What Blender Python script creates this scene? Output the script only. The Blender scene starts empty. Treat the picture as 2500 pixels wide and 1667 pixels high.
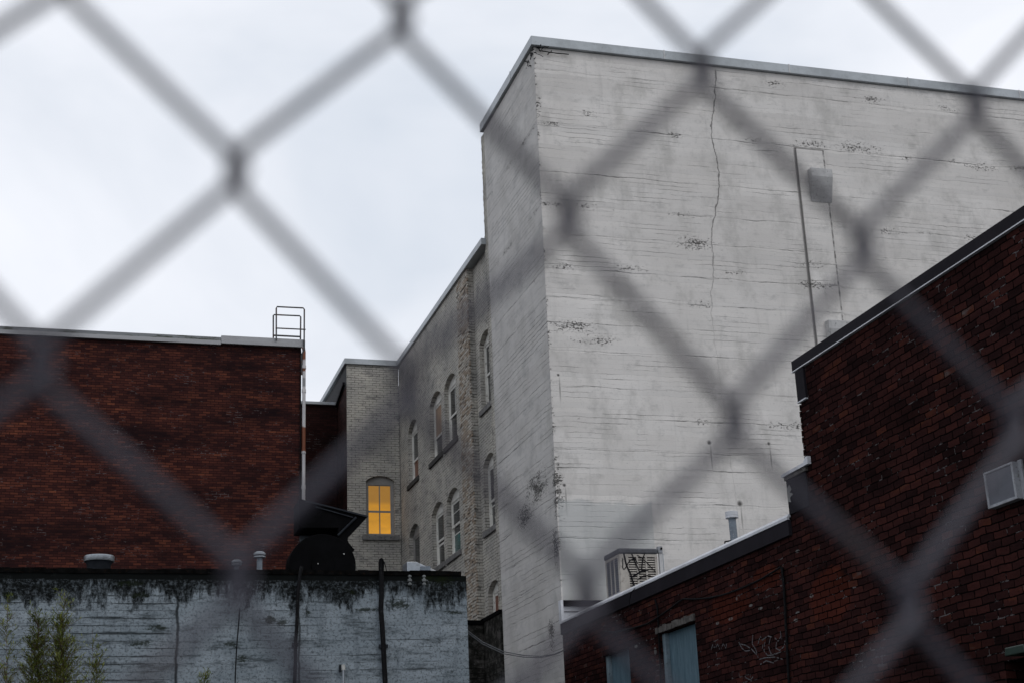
import bpy, math, random
import numpy as np
from mathutils import Vector, Matrix
rnd = random.Random(7)
S = bpy.context.scene
COL = S.collection

# ------------------------------------------------------------------ camera
F = 3627.46; YAW, PITCH, ROLL = 0.29541691, 0.32037809, -0.042889
CAM = np.array([0, 0, 1.7])
def cam_axes():
    f = np.array([math.sin(YAW)*math.cos(PITCH), math.cos(YAW)*math.cos(PITCH), math.sin(PITCH)])
    r = np.array([math.cos(YAW), -math.sin(YAW), 0.]); u = np.cross(r, f)
    r2 = r*math.cos(ROLL)+u*math.sin(ROLL); u2 = -r*math.sin(ROLL)+u*math.cos(ROLL)
    return np.array([r2, u2, f])
M = cam_axes()
def ray(x, y): return M.T @ np.array([(x-1250)/F, -(y-833.5)/F, 1])
def onX(x, y, X): d = ray(x, y); return CAM+d*(X/d[0])
def onY(x, y, Y): d = ray(x, y); return CAM+d*(Y/d[1])
cd = bpy.data.cameras.new('camera'); cam = bpy.data.objects.new('camera', cd); COL.objects.link(cam)
cam.matrix_world = Matrix(((M[0][0], M[1][0], -M[2][0], CAM[0]), (M[0][1], M[1][1], -M[2][1], CAM[1]),
                           (M[0][2], M[1][2], -M[2][2], CAM[2]), (0, 0, 0, 1)))
cd.sensor_width = 36; cd.lens = F/2500*36; cd.clip_start = .02; cd.clip_end = 5000
cd.dof.use_dof = True; cd.dof.focus_distance = 30; cd.dof.aperture_fstop = 9.4
S.camera = cam
# measuring frames used while surveying the photograph (origin, scale)
c8=((1150,50),.41463); c5=((1350,1100),.36162); c3=((0,1200),.31888); c2=((700,1150),.32972); c4=((0,700),.38259)
c1=((700,700),.29787); c6=((1850,500),.44643); c7=((1900,1050),.39344); cw=((980,880),.319); cb=((650,1150),.1722)
ac=((1440,1300),.1084); q2=((1250,0),.5315); q3=((0,833),.5319); q4=((1250,833),.5319); cn=((1900,330),.319)
def pX(c, x, y, X): return onX(c[0][0]+x*c[1], c[0][1]+y*c[1], X)
def pY(c, x, y, Y): return onY(c[0][0]+x*c[1], c[0][1]+y*c[1], Y)

# ------------------------------------------------------------------ materials
class NB:
    def __init__(s, name):
        s.mat = bpy.data.materials.new(name); s.mat.use_nodes = True
        s.nt = s.mat.node_tree; s.bsdf = s.nt.nodes['Principled BSDF']
        s._pos = None
    def n(s, t): return s.nt.nodes.new(t)
    def put(s, sock, v):
        if v is None: return
        if isinstance(v, bpy.types.NodeSocket): s.nt.links.new(v, sock)
        else:
            if sock.type == 'RGBA' and len(v) == 3: v = (*v, 1)
            sock.default_value = v
    def m(s, op, a, b=None, clamp=False):
        n = s.n('ShaderNodeMath'); n.operation = op; n.use_clamp = clamp
        s.put(n.inputs[0], a); s.put(n.inputs[1], b); return n.outputs[0]
    def xyz(s):
        if not s._pos:
            g = s.n('ShaderNodeNewGeometry'); p = s.n('ShaderNodeSeparateXYZ'); s.put(p.inputs[0], g.outputs['Position'])
            s._pos = (p.outputs[0], p.outputs[1], p.outputs[2]); s.vec = g.outputs['Position']
        return s._pos
    def comb(s, x, y, z=0.0):
        n = s.n('ShaderNodeCombineXYZ'); s.put(n.inputs[0], x); s.put(n.inputs[1], y); s.put(n.inputs[2], z); return n.outputs[0]
    def noise(s, vec, sc, det=3, rough=.55, dist=0.0):
        n = s.n('ShaderNodeTexNoise'); s.put(n.inputs['Vector'], vec); n.inputs['Scale'].default_value = sc
        n.inputs['Detail'].default_value = det; n.inputs['Roughness'].default_value = rough; n.inputs['Distortion'].default_value = dist
        return n.outputs['Fac']
    def sm(s, v, a, b, lo=0.0, hi=1.0, smooth=True):
        n = s.n('ShaderNodeMapRange'); n.interpolation_type = 'SMOOTHSTEP' if smooth else 'LINEAR'
        s.put(n.inputs[0], v); n.inputs[1].default_value = a; n.inputs[2].default_value = b
        n.inputs[3].default_value = lo; n.inputs[4].default_value = hi; return n.outputs[0]
    def mix(s, f, a, b, mode='MIX'):
        n = s.n('ShaderNodeMix'); n.data_type = 'RGBA'; n.blend_type = mode; n.clamp_factor = True
        s.put(n.inputs[0], f); s.put(n.inputs[6], a); s.put(n.inputs[7], b); return n.outputs[2]
    def ramp(s, v, stops, const=False):
        n = s.n('ShaderNodeValToRGB'); r = n.color_ramp; r.interpolation = 'CONSTANT' if const else 'LINEAR'
        while len(r.elements) < len(stops): r.elements.new(.5)
        for e, (p, c) in zip(r.elements, stops): e.position = p; e.color = (*c, 1)
        s.put(n.inputs[0], v); return n.outputs[0]
    def blob(s, u, z, u0, z0, ru, rz):
        a = s.m('DIVIDE', s.m('SUBTRACT', u, u0), ru); b = s.m('DIVIDE', s.m('SUBTRACT', z, z0), rz)
        return s.sm(s.m('SQRT', s.m('ADD', s.m('MULTIPLY', a, a), s.m('MULTIPLY', b, b))), 1.0, 0.0)
    def mx(s, lst):
        r = lst[0]
        for q in lst[1:]: r = s.m('MAXIMUM', r, q)
        return r
    def done(s, col, rough=.8, height=None, bd=.01, bs=1.0, metal=0.0, spec=None):
        s.put(s.bsdf.inputs['Base Color'], col); s.put(s.bsdf.inputs['Roughness'], rough); s.put(s.bsdf.inputs['Metallic'], metal)
        if spec is not None: s.bsdf.inputs['Specular IOR Level'].default_value = spec
        if height is not None:
            b = s.n('ShaderNodeBump'); b.inputs['Distance'].default_value = bd; b.inputs['Strength'].default_value = bs
            s.put(b.inputs['Height'], height); s.put(s.bsdf.inputs['Normal'], b.outputs[0])
        return s.mat

def plain(name, col, rough=.6, metal=0.0, var=.25, scale=4.0, dirt=None, emis=None, spec=.3):
    b = NB(name); b.xyz()
    n = b.noise(b.vec, scale, 5, .65)
    c = b.mix(b.sm(n, .3, .7), [v*(1-var) for v in col], [min(1, v*(1+var)) for v in col])
    if dirt:
        d = b.noise(b.vec, scale*3.1, 6, .7)
        c = b.mix(b.sm(d, .56, .66), c, dirt)
    m = b.done(c, rough, metal=metal, spec=spec)
    if emis: b.bsdf.inputs['Emission Color'].default_value = (*emis[0], 1); b.bsdf.inputs['Emission Strength'].default_value = emis[1]
    return m

def uz(b):
    x, y, z = b.xyz(); return b.m('SUBTRACT', x, y), z

def mat_white_concrete():
    b = NB('white_painted_concrete'); u, z = uz(b); U0 = 9-27.05
    zw = b.m('ADD', z, b.m('MULTIPLY', b.m('SUBTRACT', b.noise(b.comb(b.m('MULTIPLY', u, .9), b.m('MULTIPLY', z, 2.)), 1.3, 6, .65), .5), .13))
    low = b.noise(b.comb(u, z), .7, 4, .6)
    col = b.mix(b.sm(low, .3, .7), (.67, .64, .605), (.77, .74, .705))
    bi = b.m('FLOOR', b.m('DIVIDE', zw, .105)); board = b.noise(b.comb(b.m('MULTIPLY', u, .25), b.m('MULTIPLY', bi, 3.7)), 1.0, 1)
    col = b.mix(b.sm(board, .3, .7, 0, .35), col, (.57, .555, .54))
    streak = b.noise(b.comb(b.m('MULTIPLY', u, 5.), b.m('MULTIPLY', z, .45)), 1.0, 4, .6)
    col = b.mix(b.sm(streak, .55, .75, 0, .28), col, (.38, .37, .355))
    grime = b.noise(b.comb(u, b.m('MULTIPLY', z, 1.6)), 2.3, 7, .72)
    col = b.mix(b.sm(grime, .52, .70, 0, .6), col, (.41, .40, .385))
    fine = b.noise(b.comb(u, z), 22, 3, .7)
    col = b.mix(b.sm(fine, .58, .74, 0, .5), col, (.3, .29, .28))
    # side face: darker tone all over, with blotchy grime on top
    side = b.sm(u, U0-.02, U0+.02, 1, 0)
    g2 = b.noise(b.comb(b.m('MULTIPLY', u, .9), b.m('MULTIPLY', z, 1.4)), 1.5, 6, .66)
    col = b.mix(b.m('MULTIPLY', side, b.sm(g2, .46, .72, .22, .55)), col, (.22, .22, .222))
    # faint board joints, irregular along their run
    fr = b.m('ABSOLUTE', b.m('SUBTRACT', b.m('FRACT', b.m('DIVIDE', zw, .105)), .5))
    bj = b.sm(fr, .44, .5)
    inter = b.noise(b.comb(b.m('MULTIPLY', u, .55), b.m('MULTIPLY', z, 4.)), 1.0, 5, .65)
    bjm = b.m('MULTIPLY', b.m('MULTIPLY', bj, b.sm(inter, .47, .62, .10, .8)), b.sm(b.noise(b.comb(b.m('MULTIPLY', u, .5), z), 1.1, 4, .6), .40, .62, .2, 1))
    b3 = b.noise(b.comb(b.m('MULTIPLY', u, .2), b.m('MULTIPLY', b.m('FLOOR', b.m('DIVIDE', zw, .42)), 2.3)), 1.0, 2)
    col = b.mix(b.sm(b3, .35, .65, 0, .35), col, (.50, .475, .45))
    rs = b.noise(b.comb(b.m('MULTIPLY', u, 1.2), b.m('MULTIPLY', z, .8)), 1.0, 7, .7)
    col = b.mix(b.sm(rs, .48, .66, 0, .55), col, (.42, .405, .38))
    ints = b.noise(b.comb(b.m('MULTIPLY', u, .28), b.m('MULTIPLY', z, 3.1)), 1.0, 3, .55)
    bjs = b.m('MULTIPLY', bj, b.m('MULTIPLY', side, b.sm(ints, .47, .6, 0.05, .95)))
    # wide poor joints between concrete lifts
    lifts = [17.3, 16.02, 14.9, 14.15, 13.5, 12.72, 12.1, 11.54, 10.96, 10.2, 9.56, 8.89, 8.53, 7.82, 7.11, 6.45, 5.93, 5.3]
    lm = b.mx([b.sm(b.m('ABSOLUTE', b.m('SUBTRACT', zw, L)), .02, .0) for L in lifts])
    li = b.noise(b.comb(b.m('MULTIPLY', u, .8), b.m('MULTIPLY', z, .9)), 1.0, 6, .7)
    lmm = b.m('MULTIPLY', lm, b.sm(li, .46, .68, .12, .85))
    # rock pockets
    pts = [(q2, x, y, k) for x, y, k in ((350,525,.4),(1210,390,.45),(1380,665,.6),(1600,680,.9),(540,1240,.5),(1020,1250,.35),(850,1120,.9),(1360,1220,.6),(1400,1310,.7),(870,1400,.4),(280,1500,.8),(380,1560,.7),(2150,770,.7),(1100,650,.4),(1650,460,.5),(2000,500,.4))]
    bl = []
    for c, x, y, k in pts:
        p = pY(c, x, y, 27.05); bl.append(b.blob(u, z, p[0]-27.05, p[2], (k+.15)*.95, .28*(k+.15)))
    for x, y, ru, rz in ((230,1225,.6,.13),(180,570,.5,.12),(200,940,.35,.1),(120,500,.16,.6),(100,215,.4,.3)):
        p = pY(q2, x, y, 27.05); bl.append(b.blob(u, z, p[0]-27.05, p[2], ru, rz))
    for x, y, ru, rz in ((1850,120,1.2,.5),(1990,110,.25,.9),(1960,1200,.3,.5),(1760,330,.8,.4),(1990,560,.3,.6)):
        p = pX(c2, x, y, 9.); bl.append(b.m('MULTIPLY', b.blob(u, z, 9-p[1], p[2], ru*1.3, rz*1.2), 1.5))
    edge = b.m('MULTIPLY', b.sm(b.m('ABSOLUTE', b.m('SUBTRACT', u, U0)), .1, .0), b.sm(b.noise(b.comb(0.0, z), 2.2, 3), .4, .6))
    bl.append(edge)
    for L in (16.02, 12.72, 14.15, 9.56): bl.append(b.m('MULTIPLY', b.sm(b.m('ABSOLUTE', b.m('SUBTRACT', z, L)), .16, 0), b.sm(b.noise(b.comb(u, L*1.), 1.1, 3), .5, .66)))
    pm = b.mx(bl)
    pit = b.noise(b.comb(u, b.m('MULTIPLY', z, 1.5)), 17, 5, .75)
    pmid = b.noise(b.comb(b.m('MULTIPLY', u, 2.), b.m('MULTIPLY', z, 5.)), 1.0, 4, .7)
    pm = b.m('MULTIPLY', pm, b.sm(pmid, .3, .62, .15, 1.0))
    pits = b.m('MULTIPLY', b.sm(b.m('ADD', pit, b.m('MULTIPLY', pm, .17)), .63, .70), b.sm(pm, .02, .3, 0, 1))
    spk = b.m('MULTIPLY', b.sm(b.noise(b.comb(u, b.m('MULTIPLY', z, 2.)), 9, 6, .8), .67, .71), .6)
    pits = b.m('MAXIMUM', pits, spk)
    # vertical crack
    cx = [(935,330),(932,450),(918,630),(945,760),(950,870),(918,1080),(925,1250),(915,1400),(930,1560)]
    fc = b.n('ShaderNodeFloatCurve'); P = [pY(q2, x, y, 27.05) for x, y in cx]
    cur = fc.mapping.curves[0]; P = sorted(P, key=lambda p: p[2])
    for p in P[1:-1]: cur.points.new((p[2]-8)/11, (p[0]-12)/2)
    cur.points[0].location = ((P[0][2]-8)/11, (P[0][0]-12)/2); cur.points[-1].location = ((P[-1][2]-8)/11, (P[-1][0]-12)/2)
    fc.mapping.update(); b.put(fc.inputs['Value'], b.m('DIVIDE', b.m('SUBTRACT', z, 8.0), 11.0)); fc.inputs['Factor'].default_value = 1
    cxp = b.m('ADD', b.m('MULTIPLY', fc.outputs[0], 2.0), 12-27.05)
    cxp = b.m('ADD', cxp, b.m('MULTIPLY', b.m('SUBTRACT', b.noise(b.comb(0.0, z), 3.5, 5, .6), .5), .16))
    crk = b.sm(b.m('SUBTRACT', b.m('ABSOLUTE', b.m('SUBTRACT', u, cxp)), b.m('MULTIPLY', b.sm(b.noise(b.comb(3.0, z), 4, 4, .7), .45, .65), .016)), .016, .0)
    crk = b.m('MULTIPLY', crk, b.m('MULTIPLY', b.sm(z, 10.5, 15.0, .12, .75), b.sm(z, 17.72, 17.78, 1, 0)))
    crk = b.m('MULTIPLY', crk, b.sm(u, U0+1, U0+1.1))
    # tie holes and a rust drip
    hol = []
    for x, y, r in ((905,465,.07),(1178,470,.05),(1045,745,.09),(240,660,.05),(212,155,.04)):
        p = pY(q4, x, y, 27.05); hol.append(b.blob(u, z, p[0]-27.05, p[2], r, r))
        hol.append(b.m('MULTIPLY', b.blob(u, z, p[0]-27.03, p[2]-.3, .025, .4), .5))
    hm = b.mx(hol)
    en = b.noise(b.comb(u, z), 6, 5, .7)
    xs_, zt_ = 15.03-27.05, 15.98
    l1 = b.m('MULTIPLY', b.sm(b.m('ABSOLUTE', b.m('SUBTRACT', u, xs_)), .055, .02), b.sm(z, zt_+.03, zt_))
    l2 = b.m('MULTIPLY', b.sm(b.m('ABSOLUTE', b.m('SUBTRACT', u, 15.75-27.05)), .03, .008), b.m('MULTIPLY', b.sm(z, zt_+.02, zt_), b.sm(en, .4, .6, .2, .9)))
    l3 = b.m('MULTIPLY', b.sm(b.m('ABSOLUTE', b.m('SUBTRACT', z, zt_)), .05, .01), b.m('MULTIPLY', b.sm(u, xs_-.05, xs_), b.sm(u, 15.8-27.05, 15.72-27.05)))
    dk = b.mx([bjm, bjs, lmm, pits, crk, b.m('MULTIPLY', hm, 1.2, clamp=True), b.m('MULTIPLY', l1, .65), l2, b.m('MULTIPLY', l3, .9)])
    col = b.mix(b.m('MULTIPLY', dk, .9), col, (.05, .047, .043))
    # grey-blue patch painted over low on the wall
    pa = pY(q4, 430, 850, 27.05)
    pe = b.m('ADD', b.m('MULTIPLY', b.noise(b.comb(u, z), 2, 4), .5), -.25)
    pm2 = b.m('MULTIPLY', b.sm(b.m('ADD', z, pe), pa[2]+.55, pa[2]+.45), b.m('MULTIPLY', b.sm(u, U0+.02, U0+.03), b.sm(u, U0+2.0, U0+1.97)))
    col = b.mix(b.m('MULTIPLY', pm2, .55), col, (.40, .42, .42))
    h = b.m('SUBTRACT', b.m('MULTIPLY', b.m('ADD', board, fine), .15), dk)
    return b.done(col, .85, h, .02, .8, spec=.2)

def mat_brick(name, palette, mortar, whiteam=.5, dark=.5, wcol=(.32, .3, .29), bump=.6, mort_size=.008, band=1.0, spots=None, wob=.012, dirt=(.012, .01, .01), row=.07, bw=.212):
    b = NB(name); u, z = uz(b)
    w = b.m('MULTIPLY', b.m('SUBTRACT', b.noise(b.comb(u, z), 2.2, 3), .5), wob*2)
    w2 = b.m('MULTIPLY', b.m('SUBTRACT', b.noise(b.comb(z, u), 9, 3), .5), wob*1.6)
    v = b.comb(b.m('ADD', u, w2), b.m('ADD', z, b.m('ADD', w, b.m('MULTIPLY', w2, .3))))
    t = b.n('ShaderNodeTexBrick'); b.put(t.inputs['Vector'], v); t.inputs['Scale'].default_value = 1
    t.inputs['Color1'].default_value = (0, 0, 0, 1); t.inputs['Color2'].default_value = (1, 1, 1, 1); t.inputs['Mortar'].default_value = (.5, .5, .5, 1)
    t.inputs['Mortar Size'].default_value = mort_size; t.inputs['Mortar Smooth'].default_value = .35
    t.inputs['Brick Width'].default_value = bw; t.inputs['Row Height'].default_value = row; t.offset = .5
    sx = b.n('ShaderNodeSeparateColor'); b.put(sx.inputs[0], t.outputs['Color']); r = sx.outputs[0]
    rr = b.m('ADD', b.m('MULTIPLY', r, .62), b.m('MULTIPLY', b.sm(b.noise(b.comb(b.m('MULTIPLY', u, .8), b.m('MULTIPLY', z, 3.)), 1.0, 5, .7), .3, .7), .38))
    col = b.ramp(rr, palette)
    low = b.noise(b.comb(b.m('MULTIPLY', u, .35), b.m('MULTIPLY', z, 1.1)), 1.0, 6, .68)
    col = b.mix(b.sm(low, .42, .68, 0, dark*band), col, dirt)
    fine = b.noise(b.comb(u, z), 30, 4, .75)
    col = b.mix(b.sm(fine, .5, .74, 0, .5), col, dirt)
    if spots:
        for (p0, p1, ru, rz, c, k) in spots:
            e = b.m('ADD', b.blob(u, z, p0, p1, ru, rz), b.m('MULTIPLY', b.m('SUBTRACT', b.noise(b.comb(u, z), 7, 4), .5), .5))
            col = b.mix(b.m('MULTIPLY', b.sm(e, .3, .5), k), col, c)
    mo = t.outputs['Fac']
    wn = b.noise(b.comb(b.m('MULTIPLY', u, 1.3), b.m('MULTIPLY', z, 1.8)), 1.0, 5, .75)
    wn2 = b.noise(b.comb(u, z), 6, 3, .7)
    wn3 = b.noise(b.comb(b.m('MULTIPLY', u, 7.), b.m('MULTIPLY', z, 14.)), 1.0, 4, .8)
    wm = b.m('MULTIPLY', b.sm(b.m('ADD', b.m('MULTIPLY', wn, .7), b.m('ADD', b.m('MULTIPLY', b.m('SUBTRACT', wn2, .5), .5), b.m('MULTIPLY', wn3, .45))), .64, .72), whiteam)
    wm = b.m('MULTIPLY', wm, b.sm(mo, .55, .8))
    mc = b.mix(wm, mortar, wcol)
    col = b.mix(mo, col, mc)
    h = b.m('SUBTRACT', b.m('MULTIPLY', r, .25), b.m('ADD', mo, b.m('MULTIPLY', fine, .5)))
    return b.done(col, .92, h, .012, bump, spec=.0)

def mat_painted_brick():
    b = NB('painted_brick'); x, y, z = b.xyz(); u = b.m('SUBTRACT', x, y)
    w = b.m('MULTIPLY', b.m('SUBTRACT', b.noise(b.comb(u, z), 2.5, 3), .5), .03)
    w2 = b.m('MULTIPLY', b.m('SUBTRACT', b.noise(b.comb(z, u), 10, 3), .5), .02)
    t = b.n('ShaderNodeTexBrick'); b.put(t.inputs['Vector'], b.comb(b.m('ADD', u, w2), b.m('ADD', z, w))); t.inputs['Scale'].default_value = 1
    t.inputs['Color1'].default_value = (0, 0, 0, 1); t.inputs['Color2'].default_value = (1, 1, 1, 1)
    t.inputs['Mortar Size'].default_value = .009; t.inputs['Mortar Smooth'].default_value = .5
    t.inputs['Brick Width'].default_value = .212; t.inputs['Row Height'].default_value = .07
    sx = b.n('ShaderNodeSeparateColor'); b.put(sx.inputs[0], t.outputs['Color']); r = sx.outputs[0]; mo = t.outputs['Fac']
    low = b.noise(b.comb(u, z), .9, 5, .65)
    col = b.mix(b.sm(low, .3, .7), (.33, .32, .295), (.56, .525, .46))
    col = b.mix(b.m('MULTIPLY', r, .35), col, (.40, .38, .345))
    # bare buff brick at the end of the far bay, with an uneven paint edge
    ed = b.m('MULTIPLY', b.m('SUBTRACT', b.noise(b.comb(u, z), 3.5, 5, .7), .5), .5)
    ye = b.m('ADD', y, ed)
    buff = b.m('MULTIPLY', b.sm(ye, 34.08, 34.0), b.m('MULTIPLY', b.sm(x, 8.97, 8.96), b.sm(y, 32.5, 32.52)))
    buff = b.m('MULTIPLY', buff, b.sm(b.noise(b.comb(u, z), 1.6, 5, .7), .3, .5, .45, 1))
    bc = b.ramp(b.m('ADD', b.m('MULTIPLY', r, .7), b.m('MULTIPLY', low, .3)), [(0, (.20, .15, .11)), (.3, (.36, .29, .22)), (.55, (.46, .42, .36)), (1, (.52, .49, .44))])
    col = b.mix(buff, col, bc)
    soot = b.noise(b.comb(b.m('MULTIPLY', u, 1.), b.m('MULTIPLY', z, 1.6)), 2.2, 8, .78)
    col = b.mix(b.sm(soot, .5, .66, 0, .7), col, (.12, .118, .115))
    pl = b.noise(b.comb(b.m('MULTIPLY', u, 2.), b.m('MULTIPLY', z, 6.)), 1.4, 6, .72)
    jm = b.m('MULTIPLY', mo, b.sm(pl, .40, .58, .18, 1.0))
    col = b.mix(jm, col, (.07, .065, .06))
    pk = b.noise(b.comb(u, b.m('MULTIPLY', z, 2.)), 13, 5, .75)
    col = b.mix(b.sm(pk, .66, .72, 0, .8), col, (.09, .08, .075))
    # left side of the wing was never painted
    sd = b.m('MULTIPLY', b.sm(x, 7.42, 7.41), b.sm(y, 41.03, 41.06))
    rb = b.ramp(r, [(0, (.03, .012, .010)), (1, (.09, .035, .03))])
    low2 = b.mix(b.sm(z, 14.28, 14.34), rb, (.07, .07, .072))
    col = b.mix(sd, col, low2)
    h = b.m('SUBTRACT', b.m('MULTIPLY', r, .3), b.m('ADD', mo, b.m('MULTIPLY', pk, .6)))
    return b.done(col, .85, h, .012, .8, spec=.2)

def mat_grey_wall():
    b = NB('weathered_blue_grey_concrete'); x, y, z = b.xyz(); u = b.m('SUBTRACT', x, y)
    zw = b.m('ADD', z, b.m('MULTIPLY', b.m('SUBTRACT', b.noise(b.comb(b.m('MULTIPLY', x, .8), z), 1.1, 4), .5), .05))
    low = b.noise(b.comb(x, b.m('MULTIPLY', z, 2.), y), 1.1, 5, .65)
    col = b.mix(b.sm(low, .3, .7), (.205, .245, .275), (.32, .365, .40))
    st = b.noise(b.comb(b.m('MULTIPLY', x, 6.), b.m('MULTIPLY', z, .9), y), 1.0, 5, .6)
    col = b.mix(b.sm(st, .5, .72, 0, .5), col, (.10, .12, .14))
    fine = b.noise(b.comb(x, z, y), 26, 5, .78)
    bi = b.m('FLOOR', b.m('DIVIDE', zw, .108)); bo = b.noise(b.comb(b.m('MULTIPLY', x, .5), b.m('MULTIPLY', bi, 4.3), y), 1.0, 2)
    col = b.mix(b.sm(bo, .3, .7, 0, .5), col, (.16, .19, .21))
    bt = b.noise(b.comb(b.m('MULTIPLY', x, 1.3), b.m('MULTIPLY', z, 6.5), y), 1.0, 8, .8)
    col = b.mix(b.sm(bt, .49, .64, 0, .85), col, (.05, .06, .066))
    col = b.mix(b.sm(fine, .49, .62, 0, .75), col, (.055, .066, .072))
    wh = b.noise(b.comb(b.m('MULTIPLY', x, 2.), b.m('MULTIPLY', z, 9.), y), 1.7, 7, .8)
    col = b.mix(b.sm(wh, .62, .72, 0, .5), col, (.36, .38, .39))
    fr = b.m('ABSOLUTE', b.m('SUBTRACT', b.m('FRACT', b.m('DIVIDE', zw, .108)), .5))
    it = b.noise(b.comb(b.m('MULTIPLY', x, .8), b.m('MULTIPLY', z, 5.), y), 1.0, 6, .72)
    # joints read strongest left of the pour line at x = 1.5
    lf = b.sm(x, 1.4, 1.55, .08, 0)
    it = b.m('ADD', it, lf)
    ln = b.m('MULTIPLY', b.sm(fr, .44, .495), b.sm(it, .50, .63, .06, 1))
    smr = b.m('MULTIPLY', b.sm(fr, .15, .5), b.sm(it, .62, .72, 0, .75))
    # black growth hanging from the top edge
    tn = b.noise(b.comb(b.m('MULTIPLY', x, 3.4), b.m('MULTIPLY', z, 1.1), y), 1.3, 8, .8)
    top = b.m('ADD', b.sm(z, 4.6, 5.50, 0, 1.12, False), b.m('MULTIPLY', b.m('SUBTRACT', tn, .5), 2.4))
    tm = b.m('MULTIPLY', b.sm(top, .58, .88), b.sm(b.noise(b.comb(x, z, y), 15, 4, .8), .3, .55, .45, 1))
    cap = b.sm(b.m('ADD', z, b.m('MULTIPLY', tn, .06)), 5.41, 5.45)
    tm = b.m('MAXIMUM', tm, cap)
    # patches of moss
    bl = []
    for xx, yy, ru, rz in ((2070,975,.14,.12),(2160,1000,.16,.07),(1200,1040,.22,.07),(1770,1170,.2,.09),(1850,1280,.16,.07),(1070,790,.35,.06),(1080,1160,.25,.08),(80,800,.25,.09),(1000,700,.3,.08)):
        p = pY(c3, xx, yy, 22); bl.append(b.blob(x, z, p[0], p[2], ru*1.5, rz*1.6))
    for xx, yy, ru, rz in ((480,890,.12,.08),(600,1020,.3,.05),(830,980,.35,.12),(1240,1040,.3,.05),(160,1050,.08,.06),(1130,800,.5,.12)):
        p = pY(c2, xx, yy, 22); bl.append(b.blob(x, z, p[0], p[2], ru*1.5, rz*1.6))
    mm = b.mx(bl); mm = b.m('MULTIPLY', b.sm(b.m('ADD', mm, b.m('MULTIPLY', b.m('SUBTRACT', b.noise(b.comb(b.m('MULTIPLY', x, .7), b.m('MULTIPLY', z, 1.3), y), 12, 6, .85), .5), 3.2)), .62, .95, 0, .85), b.sm(mm, 0, .12))
    # pour lines
    pj = []
    for xx, wv in ((1.49, .03), (3.24, .02)):
        wg = b.m('MULTIPLY', b.m('SUBTRACT', b.noise(b.comb(0.0, z), 2.5, 4), .5), .12)
        pj.append(b.sm(b.m('ABSOLUTE', b.m('SUBTRACT', b.m('ADD', x, wg), xx)), wv, .006))
    dk = b.mx([b.m('MULTIPLY', ln, .85), smr, tm, b.m('MULTIPLY', pj[0], .85), b.m('MULTIPLY', pj[1], .7)])
    col = b.mix(dk, col, (.006, .007, .007))
    col = b.mix(mm, col, (.010, .014, .006))
    gr = b.noise(b.comb(x, z, y), 5, 6, .8)
    col = b.mix(b.sm(gr, .58, .68, 0, .75), col, (.03, .036, .036))
    h = b.m('SUBTRACT', b.m('MULTIPLY', low, .3), b.m('ADD', dk, b.m('MULTIPLY', fine, .3)))
    return b.done(col, .9, h, .02, .9, spec=.05)

def mat_mossy():
    b = NB('black_mossy_masonry'); u, z = uz(b)
    n = b.noise(b.comb(u, z), 4, 7, .75)
    col = b.mix(b.sm(n, .45, .62), (.012, .012, .010), (.07, .065, .06))
    n2 = b.noise(b.comb(u, z), 9, 5, .8)
    k = b.m('MULTIPLY', b.sm(n2, .58, .66), b.sm(z, 6.1, 5.4, .1, .8))
    col = b.mix(k, col, (.2, .2, .195))
    fr = b.m('ABSOLUTE', b.m('SUBTRACT', b.m('FRACT', b.m('DIVIDE', z, .105)), .5))
    ln = b.m('MULTIPLY', b.sm(fr, .42, .5), b.sm(z, 5.6, 5.2))
    col = b.mix(ln, col, (.01, .01, .01))
    low = b.sm(b.m('ADD', z, b.m('MULTIPLY', n, .8)), 5.35, 4.95)
    col = b.mix(b.m('MULTIPLY', low, .75), col, (.3, .3, .29))
    return b.done(col, .9, b.m('SUBTRACT', n, ln), .03, 1, spec=.1)

def mat_asphalt():
    b = NB('asphalt'); b.xyz(); n = b.noise(b.vec, .5, 6, .6); f = b.noise(b.vec, 60, 3, .7)
    col = b.mix(b.sm(n, .35, .65), (.035, .035, .036), (.06, .06, .058)); col = b.mix(b.sm(f, .55, .7, 0, .6), col, (.1, .1, .1))
    return b.done(col, .85, f, .005, .8)

def mat_mossy_metal(name, col, moss):
    b = NB(name); x, y, z = b.xyz()
    n = b.noise(b.comb(b.m('MULTIPLY', x, .7), y, b.m('MULTIPLY', z, 4.)), 1.6, 6, .75)
    c = b.mix(b.sm(n, .3, .7), [v*.8 for v in col], [v*1.15 for v in col])
    c = b.mix(b.m('MULTIPLY', b.sm(n, .48, .62), moss), c, (.035, .04, .022))
    return b.done(c, .55, spec=.35)

def mat_metal_coping(name, col, rough=.45, spec=.4):
    b = NB(name); b.xyz()
    n = b.noise(b.vec, 1.4, 6, .7); n2 = b.noise(b.vec, 12, 4, .7)
    c = b.mix(b.sm(n, .35, .65), [v*.82 for v in col], [v*1.1 for v in col])
    c = b.mix(b.sm(n2, .58, .72, 0, .5), c, [v*.5 for v in col])
    return b.done(c, rough, spec=spec)

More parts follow.
